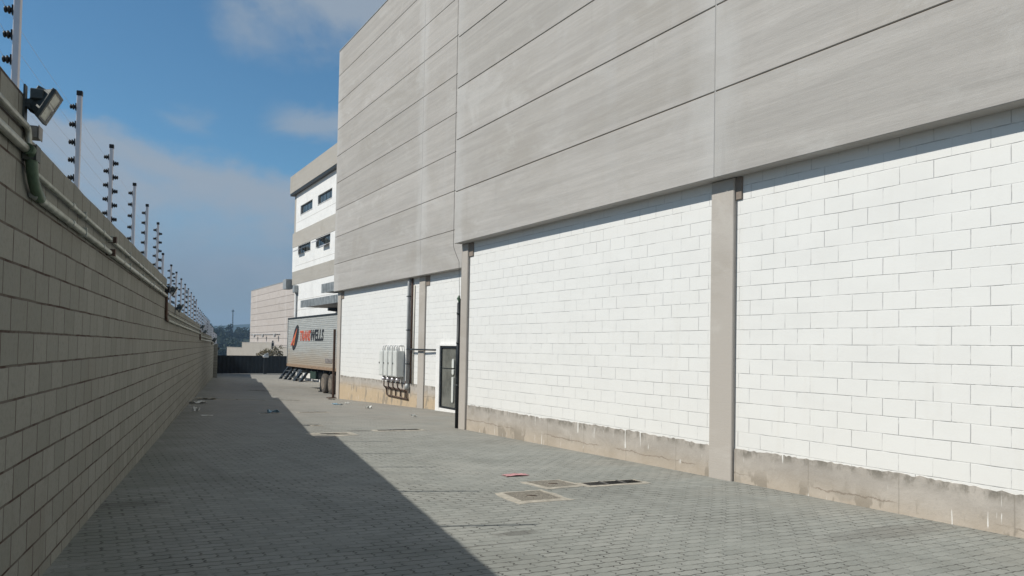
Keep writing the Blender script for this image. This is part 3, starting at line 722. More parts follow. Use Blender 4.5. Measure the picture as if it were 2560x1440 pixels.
def meters():
    F = lambda y, d, z: (10.55-d, y, z)
    first = None
    for i in range(4):
        y = 26.56+.475*i
        if i == 0:
            root = thing('meter_cabinet', 'x', 'meter cabinet', P3(*F(y+.2, .15, -1.07)))
            mb = MB(F); mb.box(y, y+.41, .02, .30, -1.07, -.13); mb.build('case', METER, root, bevel=.01)
            mb = MB(F); mb.box(y+.03, y+.38, .301, .312, -1.04, -.16); mb.build('cabinet_door', METER, root, bevel=.005)
            mb = MB(F); mb.box(y+.34, y+.365, .313, .335, -.62, -.56); mb.build('latch', DKSTEEL, root)
            for dy in (.10, .30):
                mb = MB(F); mb.tube([(y+dy, .20, -.13), (y+dy, .20, -.02)]+arc((y+dy, .20, .0), (y+dy, .20, .06), (y+dy, .12, .06), 5)+[(y+dy, .02, .05)], .032, 8); mb.build('cable_bend', WHITEP, root)
            mb = MB(F); mb.lathe((y+.2, .17, -1.25), (0, 0, 1), [(0, .05), (.02, .09), (.10, .09), (.12, .06), (.18, .06)], 12); mb.build('cable_gland', ALU, root)
            mb = MB(F); mb.tube([(y+.2, .17, -1.25), (y+.2, .17, -1.45), (y+.2, .10, -1.52), (y+.2, .06, -1.60), (y+.2, .06, -1.78)], .026, 8); mb.build('riser', BROWNP, root)
            first = root; o = root
        else:
            o = copy_tree(first); o.location = P3(*F(y+.2, .15, -1.07))
        o['group'] = 'row of meter cabinets on the set-back wall'
        o['label'] = ['light grey meter cabinet nearest the downpipe, its shaded side showing', 'pale meter cabinet, second from the downpipe in the row of four',
                      'pale meter cabinet, third from the downpipe in the row of four', 'pale meter cabinet at the far left end of the row of four'][i]
    root = thing('pipe_manifold', 'rusty brown pipe grid under the row of meter cabinets', 'pipes', P3(*F(27.4, .06, -1.8)))
    mb = MB(F); mb.tube([(28.25, .075, -1.50), (27.4, .078, -1.52), (26.3, .075, -1.54)], .028, 8); mb.build('upper_rail', BROWNP, root)
    mb = MB(F); mb.tube(arc((28.2, .06, -1.5), (28.2, .06, -1.80), (28.1, .06, -1.80), 4)+[(27.4, .064, -1.81), (26.05, .06, -1.83)], .026, 8); mb.build('lower_rail', BROWNP, root)
    mb = MB(F); mb.tube([(26.30, .06, -1.82), (26.30, .06, -1.2)], .026, 8); mb.tube([(26.12, .06, -1.82), (26.12, .06, -1.15)], .026, 8); mb.build('end_riser', BROWNP, root)
    root = thing('downpipe', 'tall grey downpipe on the white wall beside the meter cabinets', 'pipe', P3(*F(26.05, .08, -1.4)))
    mb = MB(F); mb.tube([(26.05, .085, -1.42), (26.05, .085, 2.30), (26.03, .06, 2.45)], .065, 14); mb.build('pipe', DUCT, root)
    mb = MB(F); mb.lathe((26.05, .085, -1.50), (0, 0, 1), [(0, .05), (.03, .10), (.14, .10), (.18, .08), (.22, .066)], 14); mb.build('shoe', ZINC, root)
    for z in (-.6, .6, 1.8):
        mb = MB(F); mb.box(25.97, 26.13, .002, .155, z, z+.03); mb.build('bracket', DKSTEEL, root)
    mb = MB(F); mb.tube([(25.87, .045, -1.28), (25.87, .045, 2.36), (25.95, .02, 2.5)], .034, 10)
    tag(mb.build('thin_pipe', BROWNP, base=F(25.87, .045, -1.3)), 'thin rusty brown pipe running up right beside the grey downpipe', 'pipe')
    mb = MB(F); mb.tube([(25.70, .035, -1.28), (25.70, .035, 2.2)], .026, 10)
    tag(mb.build('thin_pipe', WHITEC, base=F(25.7, .035, -1.3)), 'thin cream painted pipe between the rusty pipe and the concrete pillar', 'pipe')
    mb = MB(F); mb.tube([(26.0, .14, -.065), (24.7, .14, -.065), (23.5, .10, -.065)], .03, 10)
    tag(mb.build('thin_pipe', DKSTEEL, base=F(24.7, .14, -.065)), 'dark horizontal pipe from the downpipe to the glass door', 'pipe')
meters()

# ------------------------------------------------------------------ office block beyond
def office():
    root = thing('office_block', 'three-storey white office block with grey concrete bands and four strip windows', 'building', P3(20, 54, -2.6))
    X = 15.5; Y0, Y1 = 38., 63.25
    def band(name, z0, z1, m, x=X, y1=Y1, holes=()):
        mb = MB(); ys = Y0
        cut = sorted(holes)
        for (a, b, c, d) in cut:
            mb.box(x, x+.3, ys, a, z0, z1); mb.box(x, x+.3, a, b, z0, c); mb.box(x, x+.3, a, b, d, z1); ys = b
        mb.box(x, x+.3, ys, y1, z0, z1); mb.build(name, m, root)
    upper = [(53.17, 56.75, 10.28, 10.97), (58.22, 61.7, 10.25, 10.97)]
    mid = [(53.36, 57.02, 7.18, 7.82), (58.48, 62.15, 7.16, 7.83)]
    band('wall', 9.03, 12.3, WHITEP, holes=upper, y1=63.05)
    band('wall', 5.9, 7.86, WHITEP, holes=mid, y1=63.9)
    band('wall', -3.5, 4.83, WHITEP, y1=62.9)
    band('floor_band', 7.865, 9.025, BAND, X-.02, 63.95); band('floor_band', 4.835, 5.895, BAND, X-.02, 63.75)
    mb = MB(); mb.box(X+.01, X+.3, 63.055, 63.6, 9.03, 12.3); mb.build('corner_pillar', BAND, root)
    mb = MB(); mb.box(X-.32, X+.1, Y0, 63.95, 12.2, 13.62); mb.build('parapet', BAND, root, bevel=.02)
    mb = MB(); mb.box(X-.30, X+.3, Y0, 63.9, 12.05, 12.19); mb.build('gutter', DKSTEEL, root)
    mb = MB(); mb.box(X+.31, X+14, Y0, 62.8, 12.6, 12.9); mb.build('roof', ROOFM, root)
    mb = MB(); mb.box(X+.31, X+14, 62.5, 62.8, -3.5, 12.55); mb.build('end_wall', WHITEP, root)
    for z in (9.75, 6.3, 3.55, 2.75):
        mb = MB(); mb.box(X-.004, X, Y0, 62.9, z, z+.02); mb.build('wall_joint', BAND, root)
    mb = MB(); mb.box(X+.31, X+.4, Y0, 62.4, -3.5, 12.5); mb.build('inner_wall', DARKC, root)
    for k, (a, b, c, d) in enumerate(upper+mid):
        mb = MB(); t = .05
        mb.box(X+.10, X+.16, a, b, d-t*2.2, d); mb.box(X+.10, X+.16, a, b, c, c+t); mb.box(X+.10, X+.16, a, a+t, c+t, d-t*2.2); mb.box(X+.10, X+.16, b-t, b, c+t, d-t*2.2)
        n = 4
        for i in range(1, n): mb.box(X+.105, X+.155, a+(b-a)*i/n-.02, a+(b-a)*i/n+.02, c+t, d-t*2.2)
        w = mb.build('window', DKSTEEL, root)
        mb = MB(); mb.box(X+.12, X+.135, a+t, b-t, c+t, d-t*2.2); mb.build('pane', GLASS, w)
        mb = MB(); mb.box(X-.03, X+.098, a-.02, b+.02, c-.03, c-.001); mb.build('sill', WHITEP, w)
    # sashes pushed open on the middle floor
    for (a, b, zt, l) in ((60.2, 61.9, 7.62, .55), (55.2, 56.7, 7.72, .5), (53.5, 55.0, 7.2, .35)):
        mb = MB(); dx, dz = l*.86, l*.5
        for (p, q) in ((a, a+.06), (b-.06, b)):
            mb.hexa([(X+.05, p, zt), (X+.05, q, zt), (X+.05-dx, q, zt-dz), (X+.05-dx, p, zt-dz), (X+.05, p, zt+.04), (X+.05, q, zt+.04), (X+.05-dx, q, zt-dz+.04), (X+.05-dx, p, zt-dz+.04)])
        mb.box(X+.05-dx-.03, X+.05-dx+.03, a, b, zt-dz-.01, zt-dz+.05)
        s = mb.build('open_sash', ALU, root)
        mb = MB(); mb.hexa([(X+.04, a+.061, zt+.01), (X+.04, b-.061, zt+.01), (X+.08-dx, b-.061, zt-dz+.01), (X+.08-dx, a+.061, zt-dz+.01), (X+.04, a+.061, zt+.025), (X+.04, b-.061, zt+.025), (X+.08-dx, b-.061, zt-dz+.025), (X+.08-dx, a+.061, zt-dz+.025)]); mb.build('pane', GLASS, s)
    r2 = thing('drainpipe', 'grey drainpipe with a hopper head on the white office wall above the trailer', 'pipe', P3(15.4, 62.0, -2.6))
    mb = MB(); mb.tube([(15.40, 62.0, -2.6), (15.40, 62.0, 4.2)], .09, 10); mb.build('pipe', DUCT, r2)
    mb = MB(); mb.box(15.18, 15.495, 61.75, 62.3, 4.15, 4.72); mb.build('hopper', ZINC, r2, bevel=.03)
    r3 = thing('wall_lamp_box', 'small grey metal box on the corner of the office block', 'box', P3(15.3, 64.5, 4.2))
    mb = MB(); mb.box(15.05, 15.6, 64.0, 65.0, 4.55, 5.35); mb.build('box', ZINC, r3, bevel=.02)
    mb = MB(); mb.box(15.6, 15.9, 63.7, 64.4, 4.7, 5.2); mb.build('arm', DKSTEEL, r3)
office()
def canopy(name, lab, y0, y1, xf, xb, z0, z1, n):
    root = thing(name, lab, 'canopy', P3((xf+xb)/2, (y0+y1)/2, z0), 'ribbed metal canopies by the loading bay')
    mb = MB(); w = (y1-y0)/n; L = []
    for i in range(n):
        y = y0+i*w; L += [(xf, y), (xf, y+w*.55), (xf-.045, y+w*.65), (xf-.045, y+w*.9)]
    L.append((xf, y1)); back = [(xf+.06, y1), (xf+.06, y0)]
    mb.prism([(x, y, z0) for x, y in L+back], (0, 0, z1-z0)); mb.build('fascia', ZINC, root)
    mb = MB(); mb.box(xf+.062, xb, y0, y1, z0+.04, z0+.09); mb.build('soffit', plain('canopy_soffit', (.17, .15, .14), .8), root)
    mb = MB(); mb.box(xf+.062, xb, y0, y1, z1-.10, z1-.05); mb.build('roof_sheet', ZINC, root)
    mb = MB(); mb.box(xf+.062, xb, y1-.05, y1-.002, z0+.092, z1-.102); mb.build('end_sheet', ZINC, root)
canopy('canopy', 'long ribbed zinc canopy over the loading bay above the trailer', 37.5, 51.76, 13.2, 15.49, 2.49, 2.95, 44)
canopy('canopy', 'short ribbed zinc canopy box beside the set-back warehouse corner', 39.5, 47.1, 13.25, 15.49, 3.2, 3.74, 24)
def bracket():
    mb = MB(); mb.prism([(15.48, 50.2, 2.5), (14.6, 50.2, 2.5), (14.6, 50.2, 2.3), (15.2, 50.2, 2.25), (15.48, 50.2, 1.7)], (0, .25, 0))
    tag(mb.build('bracket', STEELD, base=(15.48, 50.3, 2.1)), 'dark steel bracket under the inner end of the long canopy', 'bracket')
bracket()

# ------------------------------------------------------------------ trailer
def text_mesh(name, body, y0, y1, z0, z1, x, m, parent, shear=.25, bold=.012):
    cu = bpy.data.curves.new(name, 'FONT'); cu.body = body; cu.shear = shear; cu.extrude = .004; cu.offset = bold; cu.resolution_u = 3; cu.space_character = 1.02
    tmp = bpy.data.objects.new(name, cu); COL.objects.link(tmp)
    dg = bpy.context.evaluated_depsgraph_get(); me = bpy.data.meshes.new_from_object(tmp.evaluated_get(dg)); bpy.data.objects.remove(tmp)
    xs = [v.co.x for v in me.vertices]; ys = [v.co.y for v in me.vertices]
    sx, sy = (y0-y1)/(max(xs)-min(xs)), (z1-z0)/(max(ys)-min(ys))
    off = world_off(parent)
    for v in me.vertices:
        a, b, c = v.co
        v.co = Vector((x-c, y0-(a-min(xs))*sx, z0+(b-min(ys))*sy+EYE))-off
    me.materials.clear(); me.materials.append(m)
    o = bpy.data.objects.new(name, me); COL.objects.link(o); o.parent = parent
    return o
def trailer():
    X = 11.2; Y0, Y1 = 35.4, 46.8; ZB, ZT = -1.22, 1.61
    root = thing('semi_trailer', 'dusty silver ribbed box trailer with red and black lettering parked on its legs', 'trailer', P3(12.4, 41, -2.4))
    mb = MB(); prof = [(X, ZB+.16)]; n = 26; h = (ZT-.10-ZB-.16)/n
    for i in range(n):
        z = ZB+.16+i*h; prof += [(X, z+h*.62), (X+.013, z+h*.72), (X+.013, z+h*.92), (X, z+h)]
    loop = [(x, Y0, z) for x, z in prof]+[(X+2.5, Y0, ZT-.10), (X+2.5, Y0, ZB+.16)]
    mb.prism(loop, (0, Y1-Y0, 0)); mb.build('box_body', TRAIL, root)
    mb = MB(); mb.box(X-.02, X+2.52, Y0-.02, Y1+.02, ZT-.098, ZT); mb.build('roof_rail', DKSTEEL, root, bevel=.01)
    mb = MB(); mb.box(X-.02, X+2.52, Y0-.02, Y1+.02, ZB, ZB+.158); mb.build('side_rail', plain('muddy_rail', (.27, .19, .13), .8, var=.3), root, bevel=.01)
    mb = MB(); mb.box(X-.022, X+.03, Y1-.06, Y1+.021, ZB+.16, ZT-.1); mb.build('corner_post', ZINC, root)
    # emblem: black slanted oval with a red and orange road wedge
    cy, cz = 44.95, .44
    def oval(s, x, d):
        return [(x, cy-.40*sin(t)*s+.58*cos(t)*s, cz+.72*sin(t)*s) for t in [2*pi*i/40 for i in range(40)]]
    lg = thing('emblem', None, None, (0, 0, 0)); COL.objects.unlink(lg); bpy.data.objects.remove(lg)
    mb = MB(); mb.prism(oval(1., X-.006, 0), (-.004, 0, 0)); em = mb.build('emblem', BLACKL, root)
    mb = MB(); mb.prism([(X-.0125, 44.60, .98), (X-.0125, 45.20, .0), (X-.0125, 46.05, .0)], (-.003, 0, 0)); mb.build('wedge', RED, em)
    mb = MB(); mb.prism([(X-.0165, 44.62, .92), (X-.0165, 45.22, .05), (X-.0165, 45.5, .05)], (-.003, 0, 0)); mb.build('stripe', ORANGE, em)
    mb = MB(); mb.prism([(X-.0205, 44.95, .42), (X-.0205, 45.55, .001), (X-.0205, 45.75, .001)], (-.003, 0, 0)); mb.build('black_stripe', BLACKL, em)  # black stripe printed over the wedge
    text_mesh('lettering', 'TRANS', 43.95, 41.75, .25, .83, X-.008, RED, root, .22, .03)
    text_mesh('lettering', 'WELLS', 41.72, 39.25, .25, .86, X-.008, BLACKL, root, .22, .03)
    mb = MB(); mb.box(X-.012, X-.004, 37.7, 38.9, -.85, -.62); mb.build('faded_plate', PLATE, root)
    # underframe
    mb = MB(); mb.box(X+.75, X+.9, Y0, Y1-.6, ZB-.32, ZB-.003); mb.box(X+1.6, X+1.75, Y0, Y1-.6, ZB-.32, ZB-.003)
    for y in [Y0+.6+1.1*i for i in range(10)]: mb.box(X+.05, X+2.45, y, y+.08, ZB-.14, ZB-.002)
    mb.build('chassis', STEELD, root)
    mb = MB(); mb.box(X+.12, X+.72, 41.05, 42.15, ZB-.55, ZB-.145); mb.build('tool_box', plain('green_toolbox', (.02, .045, .035), .6), root, bevel=.02)
    mb = MB(); mb.box(X+.25, X+.8, 39.6, 41.0, ZB-.5, ZB-.15); mb.build('axle_carrier', STEELD, root)
    for s in (.35, 2.0):
        mb = MB(GF); mb.box(X+s, X+s+.14, 40.85, 41.0, .05, 1.2); mb.box(X+s-.05, X+s+.2, 40.75, 41.1, .004, .05); mb.build('landing_leg', DKSTEEL, root)
    for y in (39.35, 38.1):
        for s in (.03, 2.17):
            c = (X+s, y, gz(X+s, y)+.50)
            mb = MB(); mb.lathe(c, (1, 0, 0), [(0, .31), (.015, .40), (.03, .46), (.06, .495), (.22, .50), (.27, .48), (.29, .42), (.30, .31)], 28); w = mb.build('wheel', TYRE, root)
            mb = MB(); mb.lathe((c[0]-.003, c[1], c[2]), (1, 0, 0), [(0, .30), (.002, .285), (.09, .22), (.12, .20), (.121, .12), (.04, .11), (.03, .02)], 20); mb.build('rim', RIM, w)
            mb = MB()
            mb.tube([(c[0]+.30, y, c[2]), (c[0]+.5, y, c[2])], .08, 8); mb.build('axle', STEELD, w)
trailer()
def frames():
    f0 = None
    for i, (y, x) in enumerate(((61.3, 15.0), (58.7, 15.05), (56.7, 15.0))):
        if i == 0:
            F = lambda a, b, c: (x+b, y+a, gz(15, 59)+c)
            root = thing('step_ladder', 'x', 'ladder', (x, y, gz(15, 59)+EYE))
            for s in (-.75, .75):
                mb = MB(F); mb.hexa([(s-.13, -.75, 0), (s+.13, -.75, 0), (s+.13, -.55, 0), (s-.13, -.55, 0), (s-.93, .3, 1.75), (s-.67, .3, 1.75), (s-.67, .42, 1.75), (s-.93, .42, 1.75)]); mb.build('rail', STEELD, root)
            for k in range(4):
                t = (k+.5)/4; mb = MB(F); mb.box(-.70-.8*t, .70-.8*t, -.74+1.05*t, -.45+1.05*t, 1.75*t-.02, 1.75*t+.03); mb.build('tread', TREAD, root)
            mb = MB(F); mb.box(-1.45, -.1, .30, .42, 1.6, 1.75); mb.build('platform', STEELD, root)
            f0 = root; o = root
        else:
            o = copy_tree(f0); o.location = (x, y, gz(15, 58)+EYE)
        o['group'] = 'black steel step ladders by the trailer'
        o['label'] = ['black steel loading steps, leftmost under the front of the trailer', 'black steel loading steps in the middle under the trailer', 'black steel loading steps nearest the trailer landing leg'][i]
frames()

# ------------------------------------------------------------------ gate, stepped wall, far warehouse, shrub
def gate():
    Y = 76.; zb = gz(14, Y)
    root = thing('sliding_gate', 'dark sheet metal sliding gate closing the far end of the lane', 'gate', P3(14.8, Y, zb))
    def leaf(a, b, zt):
        mb = MB(); n = int((b-a)/.35); L = []
        for i in range(n):
            x = a+(b-a)*i/n; w = (b-a)/n; L += [(x, Y), (x+w*.5, Y), (x+w*.56, Y-.03), (x+w*.94, Y-.03)]
        L += [(b, Y), (b, Y+.05), (a, Y+.05)]
        mb.prism([(x, y, zb+.06) for x, y in L], (0, 0, zt-zb-.06)); q = mb.build('gate_leaf', GATEM, root)
        mb = MB(); mb.box(a, b, Y-.06, Y+.06, zt+.002, zt+.07); mb.build('top_rail', STEELD, q)
    leaf(11.75, 16.0, -1.10); leaf(16.32, 18.6, -1.10)
    mb = MB(); mb.box(16.03, 16.29, Y-.10, Y+.15, zb-.1, -1.22); mb.build('gate_post', STEELD, root)
    mb = MB(); mb.box(11.7, 18.9, Y-.30, Y-.16, zb-.03, zb+.035); mb.build('track', plain('pale_track', (.6, .58, .54), .7), root)
    mb = MB(); mb.box(18.62, 18.85, Y-.12, Y+.12, zb-.1, -.95); mb.build('gate_post', STEELD, root)
    r = thing('gate_motor_lamp', 'small white lamp box on the post between the two gate leaves', 'lamp', P3(16.15, Y, -1.2))
    mb = MB(); mb.box(15.9, 16.4, Y-.25, Y+.2, -1.19, -1.0); mb.build('box', WHITEP, r, bevel=.02)
    mb = MB(); mb.prism([(15.95, Y-.22, -.998), (16.38, Y-.22, -.998), (16.38, Y-.22, -.78), (16.15, Y-.22, -.86)], (0, .3, 0)); mb.build('hood', ZINC, r)
gate()
def stepped_wall():
    X = 22.; s = X/20
    L = [(120*s, -.45*s), (108.6*s, -.45*s), (108.6*s, .26*s), (91*s, .24*s), (91*s, -.20*s), (76*s, -.22*s), (76*s, -6), (120*s, -6)]
    root = thing('stepped_wall', 'pale concrete wall with stepped top behind the dark gate', 'wall', P3(X, 105, -4))
    mb = MB(); mb.prism([(X, y, z) for y, z in L], (.3, 0, 0)); mb.build('wall_body', m_panel('stepped_wall_concrete', (.36, .335, .30), (-50.,), .3), root)
    mb = MB()
    for (a, b, z) in ((120*s, 108.62*s, -.45*s), (108.58*s, 91.02*s, .25*s), (90.98*s, 76*s, -.21*s)): mb.box(X-.04, X+.34, b, a, z+.012, z+.07)
    mb.build('coping', BAND, root)
    root = thing('bollard_lamp', 'small dark lamp post standing at the step of the pale wall', 'lamp', P3(X+.1, 91.*s, -.3))
    mb = MB(); mb.box(X-.12, X+.05, 90.35*s, 90.65*s, -.5, .2); mb.build('post', DKSTEEL, root)
    mb = MB(); mb.tube([(X, 90.5*s, .2), (X, 90.5*s, .42)], .05, 8); mb.lathe((X, 90.5*s, .38), (0, 0, 1), [(0, .05), (.05, .11), (.12, .11), (.18, .03)], 8); mb.build('lamp_head', DKSTEEL, root)
stepped_wall()
def pink_warehouse():
    X = 33.; Y0, Y1 = 100., 170.8; T = 11.3
    root = thing('warehouse', 'distant pinkish concrete panel warehouse behind the dark gate', 'warehouse', P3(45, 140, -4))
    rows = [-6, .0]+[1.25*i for i in range(1, 10)]
    for a, b in zip(rows, rows[1:]):
        mb = MB(); mb.box(X, X+.3, Y0, Y1, a, min(b, T)-.05); mb.build('cladding_panel', PANEL_FAR, root)
    mb = MB(); mb.box(X, X+.3, Y0, Y1, 11.25, 11.4); mb.build('coping', ZINC, root)
    mb = MB(); mb.box(X+.31, X+.6, Y0, Y1-.1, -6, 11.2); mb.build('frame_backing', RUSTP, root)
    mb = MB(); mb.box(X+.3, X+50, Y1-.5, Y1-.05, -6, 11.2); mb.build('end_wall', PANEL_FAR, root)
    mb = MB(); mb.box(X+.6, X+50, Y0, Y1-.5, 10.4, 10.7); mb.build('roof', ROOFM, root)
    root = thing('lamp_rail', 'thin horizontal rail with three small lamps on the distant warehouse wall', 'lamps', P3(X-.1, 157, 1.9))
    mb = MB(); mb.tube([(X-.10, 170, 2.1), (X-.10, 143.5, 1.98)], .06, 6); mb.build('rail', DUCT, root)
    for y in (163, 155, 145):
        mb = MB(); mb.tube([(X-.1, y, 2.0), (X-.6, y, 1.85)], .07, 6); mb.prism([(X-.5, y-.45, 2.1), (X-.5, y+.45, 2.1), (X-.5, y+.2, 1.5), (X-.5, y-.2, 1.5)], (-.3, 0, -.1)); mb.build('lamp', DUCT, root)
pink_warehouse()
def leaf_clump(mb, c, r, n, size):
    for _ in range(n):
        d = Vector((random.gauss(0, 1), random.gauss(0, 1), random.gauss(0, 1))).normalized()*r*random.random()**.4
        p = Vector(c)+d; a = Vector((random.gauss(0, 1), random.gauss(0, 1), random.gauss(0, 1))).normalized(); b = a.orthogonal().normalized()
        s = size*random.uniform(.6, 1.3)
        i = [mb.pt(tuple(p+a*s)), mb.pt(tuple(p+b*s*.5)), mb.pt(tuple(p-a*s)), mb.pt(tuple(p-b*s*.5))]; mb.face(i)
def shrub():
    x, y = 18.3, 84.; z = gz(x, y)
    root = thing('bush', 'brownish green bush showing above the gate', 'bush', P3(x, y, z))
    mb = MB(); mb.tube([(x, y, z), (x+.1, y, z+1.), (x+.05, y+.1, z+1.9)], [.09, .07, .03], 7)
    for a in range(6): mb.tube([(x+.08, y, z+1.), (x+.9*cos(a), y+.6*sin(a), z+2.)], [.04, .015], 5)
    mb.build('trunk', BARK, root)
    mb = MB()
    for (dx, dz, r, n) in ((-.85, 1.95, .38, 130), (-.4, 2.15, .42, 160), (.1, 2.05, .42, 170), (.65, 2.15, .45, 180), (1.05, 2.0, .35, 120), (.5, 2.55, .3, 60), (1.1, 2.7, .25, 40), (-1.2, 1.75, .3, 80), (.2, 1.5, .7, 220)):
        leaf_clump(mb, (x+dx, y+random.uniform(-.3, .3), z+dz), r, n, .085)
    mb.build('crown', LEAF, root, fix=False)
shrub()
def hills():
    def grid(name, x0, x1, y0, y1, nx, ny, fn, m):
        mb = MB(); g = [[mb.pt((x0+(x1-x0)*i/nx, y0+(y1-y0)*j/ny, fn(x0+(x1-x0)*i/nx, y0+(y1-y0)*j/ny))) for i in range(nx+1)] for j in range(ny+1)]
        for a, b in zip(g, g[1:]):
            for k in range(nx): mb.face((a[k], a[k+1], b[k+1], b[k]), True)
        return tag(mb.build(name, m), kind='structure')
    def h1(x, y):
        t = (y-230)/240; s = max(0, min(1, t)); s = s*s*(3-2*s)
        return -20+s*(23+3*sin(x*.021+.6)+2*sin(x*.05))-max(0, (y-520))*.12
    grid('wooded_hill', -350, 420, 220, 760, 77, 54, h1, HILLM)
    def h2(x, y):
        s = max(0, min(1, (y-1100)/500)); s = s*s*(3-2*s)
        return -30+s*(58+13*sin(x*.0062-.25)+6*sin(x*.017+1))-max(0, y-1800)*.2
    grid('far_hill', -1500, 2000, 1050, 2300, 70, 25, h2, HILLM)
    mb = MB(); rr = random.Random(3)
    for i in range(640):
        if i < 380: x, y = rr.uniform(20, 150), rr.uniform(250, 500)
        else: x, y = rr.uniform(-200, 330), rr.uniform(260, 500)
        z = h1(x, y); s = rr.uniform(1.6, 3.0)*(1.25 if rr.random() < .12 else 1)
        st = random.getstate(); random.seed(i)
        for q in range(4 if i < 380 else 2):
            leaf_clump(mb, (x+rr.uniform(-.6, .6)*s, y+rr.uniform(-.6, .6)*s, z+s*(.6+.5*q*rr.uniform(.5, 1.))), s*rr.uniform(.5, .8), 46 if i < 380 else 26, s*.24)
        random.setstate(st)
    tag(mb.build('woodland', TREES, fix=False), 'dark blue green woodland covering the hill beyond the gate', 'woodland', kind='stuff')
    x, y = 100, 580; zb = h1(x, y)-1
    root = thing('radio_mast', 'thin lattice radio mast standing on the wooded hill', 'mast', P3(x, y, zb))
    mb = MB(); H = 24.5-zb
    legs = [(-.5, -.4), (.5, -.4), (0, .5)]
    for a, b in legs: mb.tube([(x+a, y+b, zb), (x+a*.5, y+b*.5, zb+H)], .10, 5)
    for i in range(18):
        for k in range(3):
            a, b = legs[k], legs[(k+1) % 3]; t0, t1 = i/18, (i+1)/18; f0, f1 = 1-.5*t0, 1-.5*t1
            mb.tube([(x+a[0]*f0, y+a[1]*f0, zb+H*t0), (x+b[0]*f1, y+b[1]*f1, zb+H*t1)], .05, 4)
    mb.build('lattice', DKSTEEL, root)
    mb = MB(); mb.box(x-.9, x+.9, y-.3, y+.3, zb+H-1.6, zb+H-.6); mb.tube([(x, y, zb+H-.6), (x, y, zb+H+1.5)], .08, 5); mb.build('antenna', ZINC, root)
hills()

# ------------------------------------------------------------------ haze: one even box of air over everything
def haze():
    mb = MB(); mb.box(-2600, 2900, -300, 2500, -60, 85)
    m = bpy.data.materials.new('haze_air'); m.use_nodes = True; nt = m.node_tree; nt.nodes.clear()
    o = nt.nodes.new('ShaderNodeOutputMaterial'); v = nt.nodes.new('ShaderNodeVolumePrincipled')
    v.inputs['Color'].default_value = (.46, .70, 1.0, 1); v.inputs['Density'].default_value = HAZE; v.inputs['Anisotropy'].default_value = 0.
    nt.links.new(v.outputs[0], o.inputs['Volume'])
    tag(mb.build('haze', m), 'thin bluish haze filling the air over the hills', 'haze', kind='stuff')
HAZE = .0004
haze()

# ------------------------------------------------------------------ drains, covers, litter
def quad(mb, c, h):
    return [(x, y, h) for x, y in c]
def lid(c, fr, lab, grp=None, grate=False):
    cx, cy = sum(p[0] for p in c)/4, sum(p[1] for p in c)/4
    root = thing('drain_grate' if grate else 'manhole_cover', lab, 'drain' if grate else 'manhole cover', (cx, cy, gz(cx, cy)+EYE), grp)
    mb = MB(GF); rr = random.Random(int(cx*100)); m = 7
    def along(L): return [(L[k][0]+(L[(k+1) % 4][0]-L[k][0])*i/m, L[k][1]+(L[(k+1) % 4][1]-L[k][1])*i/m) for k in range(4) for i in range(m)]
    inn = along(c); out = [(x+rr.uniform(-.022, .022), y+rr.uniform(-.022, .022)) for x, y in along(fr)]; n = len(inn)
    for k in range(n):
        a, b, A, B = inn[k], inn[(k+1) % n], out[k], out[(k+1) % n]
        mb.hexa([(a[0], a[1], -.02), (b[0], b[1], -.02), (B[0], B[1], -.02), (A[0], A[1], -.02), (a[0], a[1], .011), (b[0], b[1], .011), (B[0], B[1], .0035), (A[0], A[1], .0035)])
    mb.build('frame', KERB, root)
    s = .975
    ci = [(cx+(p[0]-cx)*s, cy+(p[1]-cy)*s) for p in c]
    mb = MB(GF); mb.hexa([(x, y, -.03) for x, y in ci]+[(x, y, .004 if grate else .008) for x, y in ci]); mb.build('painted_pit' if grate else 'lid', DRAIN_SHADE if grate else IRON, root)  # grates: thin black slab painted as the dark opening, no hole below
    if grate:
        mb = MB(GF)
        def L(i, j, t): return (c[i][0]+(c[j][0]-c[i][0])*t, c[i][1]+(c[j][1]-c[i][1])*t)
        for t in (.34, .67): 
            a, b = L(0, 1, t), L(3, 2, t); mb.tube([(a[0], a[1], .010), (b[0], b[1], .010)], .012, 6)
        for t in (.2, .4, .6, .8):
            a, b = L(0, 3, t), L(1, 2, t); mb.tube([(a[0], a[1], .004), (b[0], b[1], .004)], .005, 5)
        mb.build('bars', BARS, root)
    else:
        mb = MB(GF); mb.tube([(cx-.05, cy+.04, .009), (cx, cy, .014), (cx+.05, cy-.04, .009)], .005, 5); mb.build('handle', RUSTP, root)
def grow(c, d):
    cx, cy = sum(p[0] for p in c)/4, sum(p[1] for p in c)/4
    return [(p[0]+math.copysign(d, p[0]-cx), p[1]+math.copysign(d, p[1]-cy)) for p in c]
lid([(4.52, 8.16), (5.04, 8.17), (5.0, 7.62), (4.47, 7.63)], [(4.42, 8.24), (5.13, 8.26), (5.10, 7.53), (4.35, 7.52)], 'nearest square manhole cover with sandy rim on the sunlit paving', 'manhole covers in the lane')
B_ = [(5.22, 8.81), (5.72, 8.82), (5.74, 8.36), (5.26, 8.32)]
lid(B_, grow(B_, .07), 'square manhole cover between the nearest cover and the black grate', 'manhole covers in the lane')
G_ = [(5.86, 8.50), (6.73, 8.52), (6.73, 8.27), (5.85, 8.27)]
lid(G_, grow(G_, .07), 'black open drain grate with bars beside two manhole covers', None, True)
F_ = [(4.58, 15.94), (5.08, 15.95), (5.05, 15.61), (4.57, 15.60)]
lid(F_, [(4.25, 16.05), (5.25, 16.2), (5.2, 15.5), (4.2, 15.15)], 'farther manhole cover near the shadow edge with a wide sandy rim', 'manhole covers in the lane')
S_ = [(4.87, 17.95), (5.08, 17.95), (5.08, 17.78), (4.87, 17.78)]
lid(S_, grow(S_, .04), 'smallest square lid just beyond the farther manhole cover', 'manhole covers in the lane')
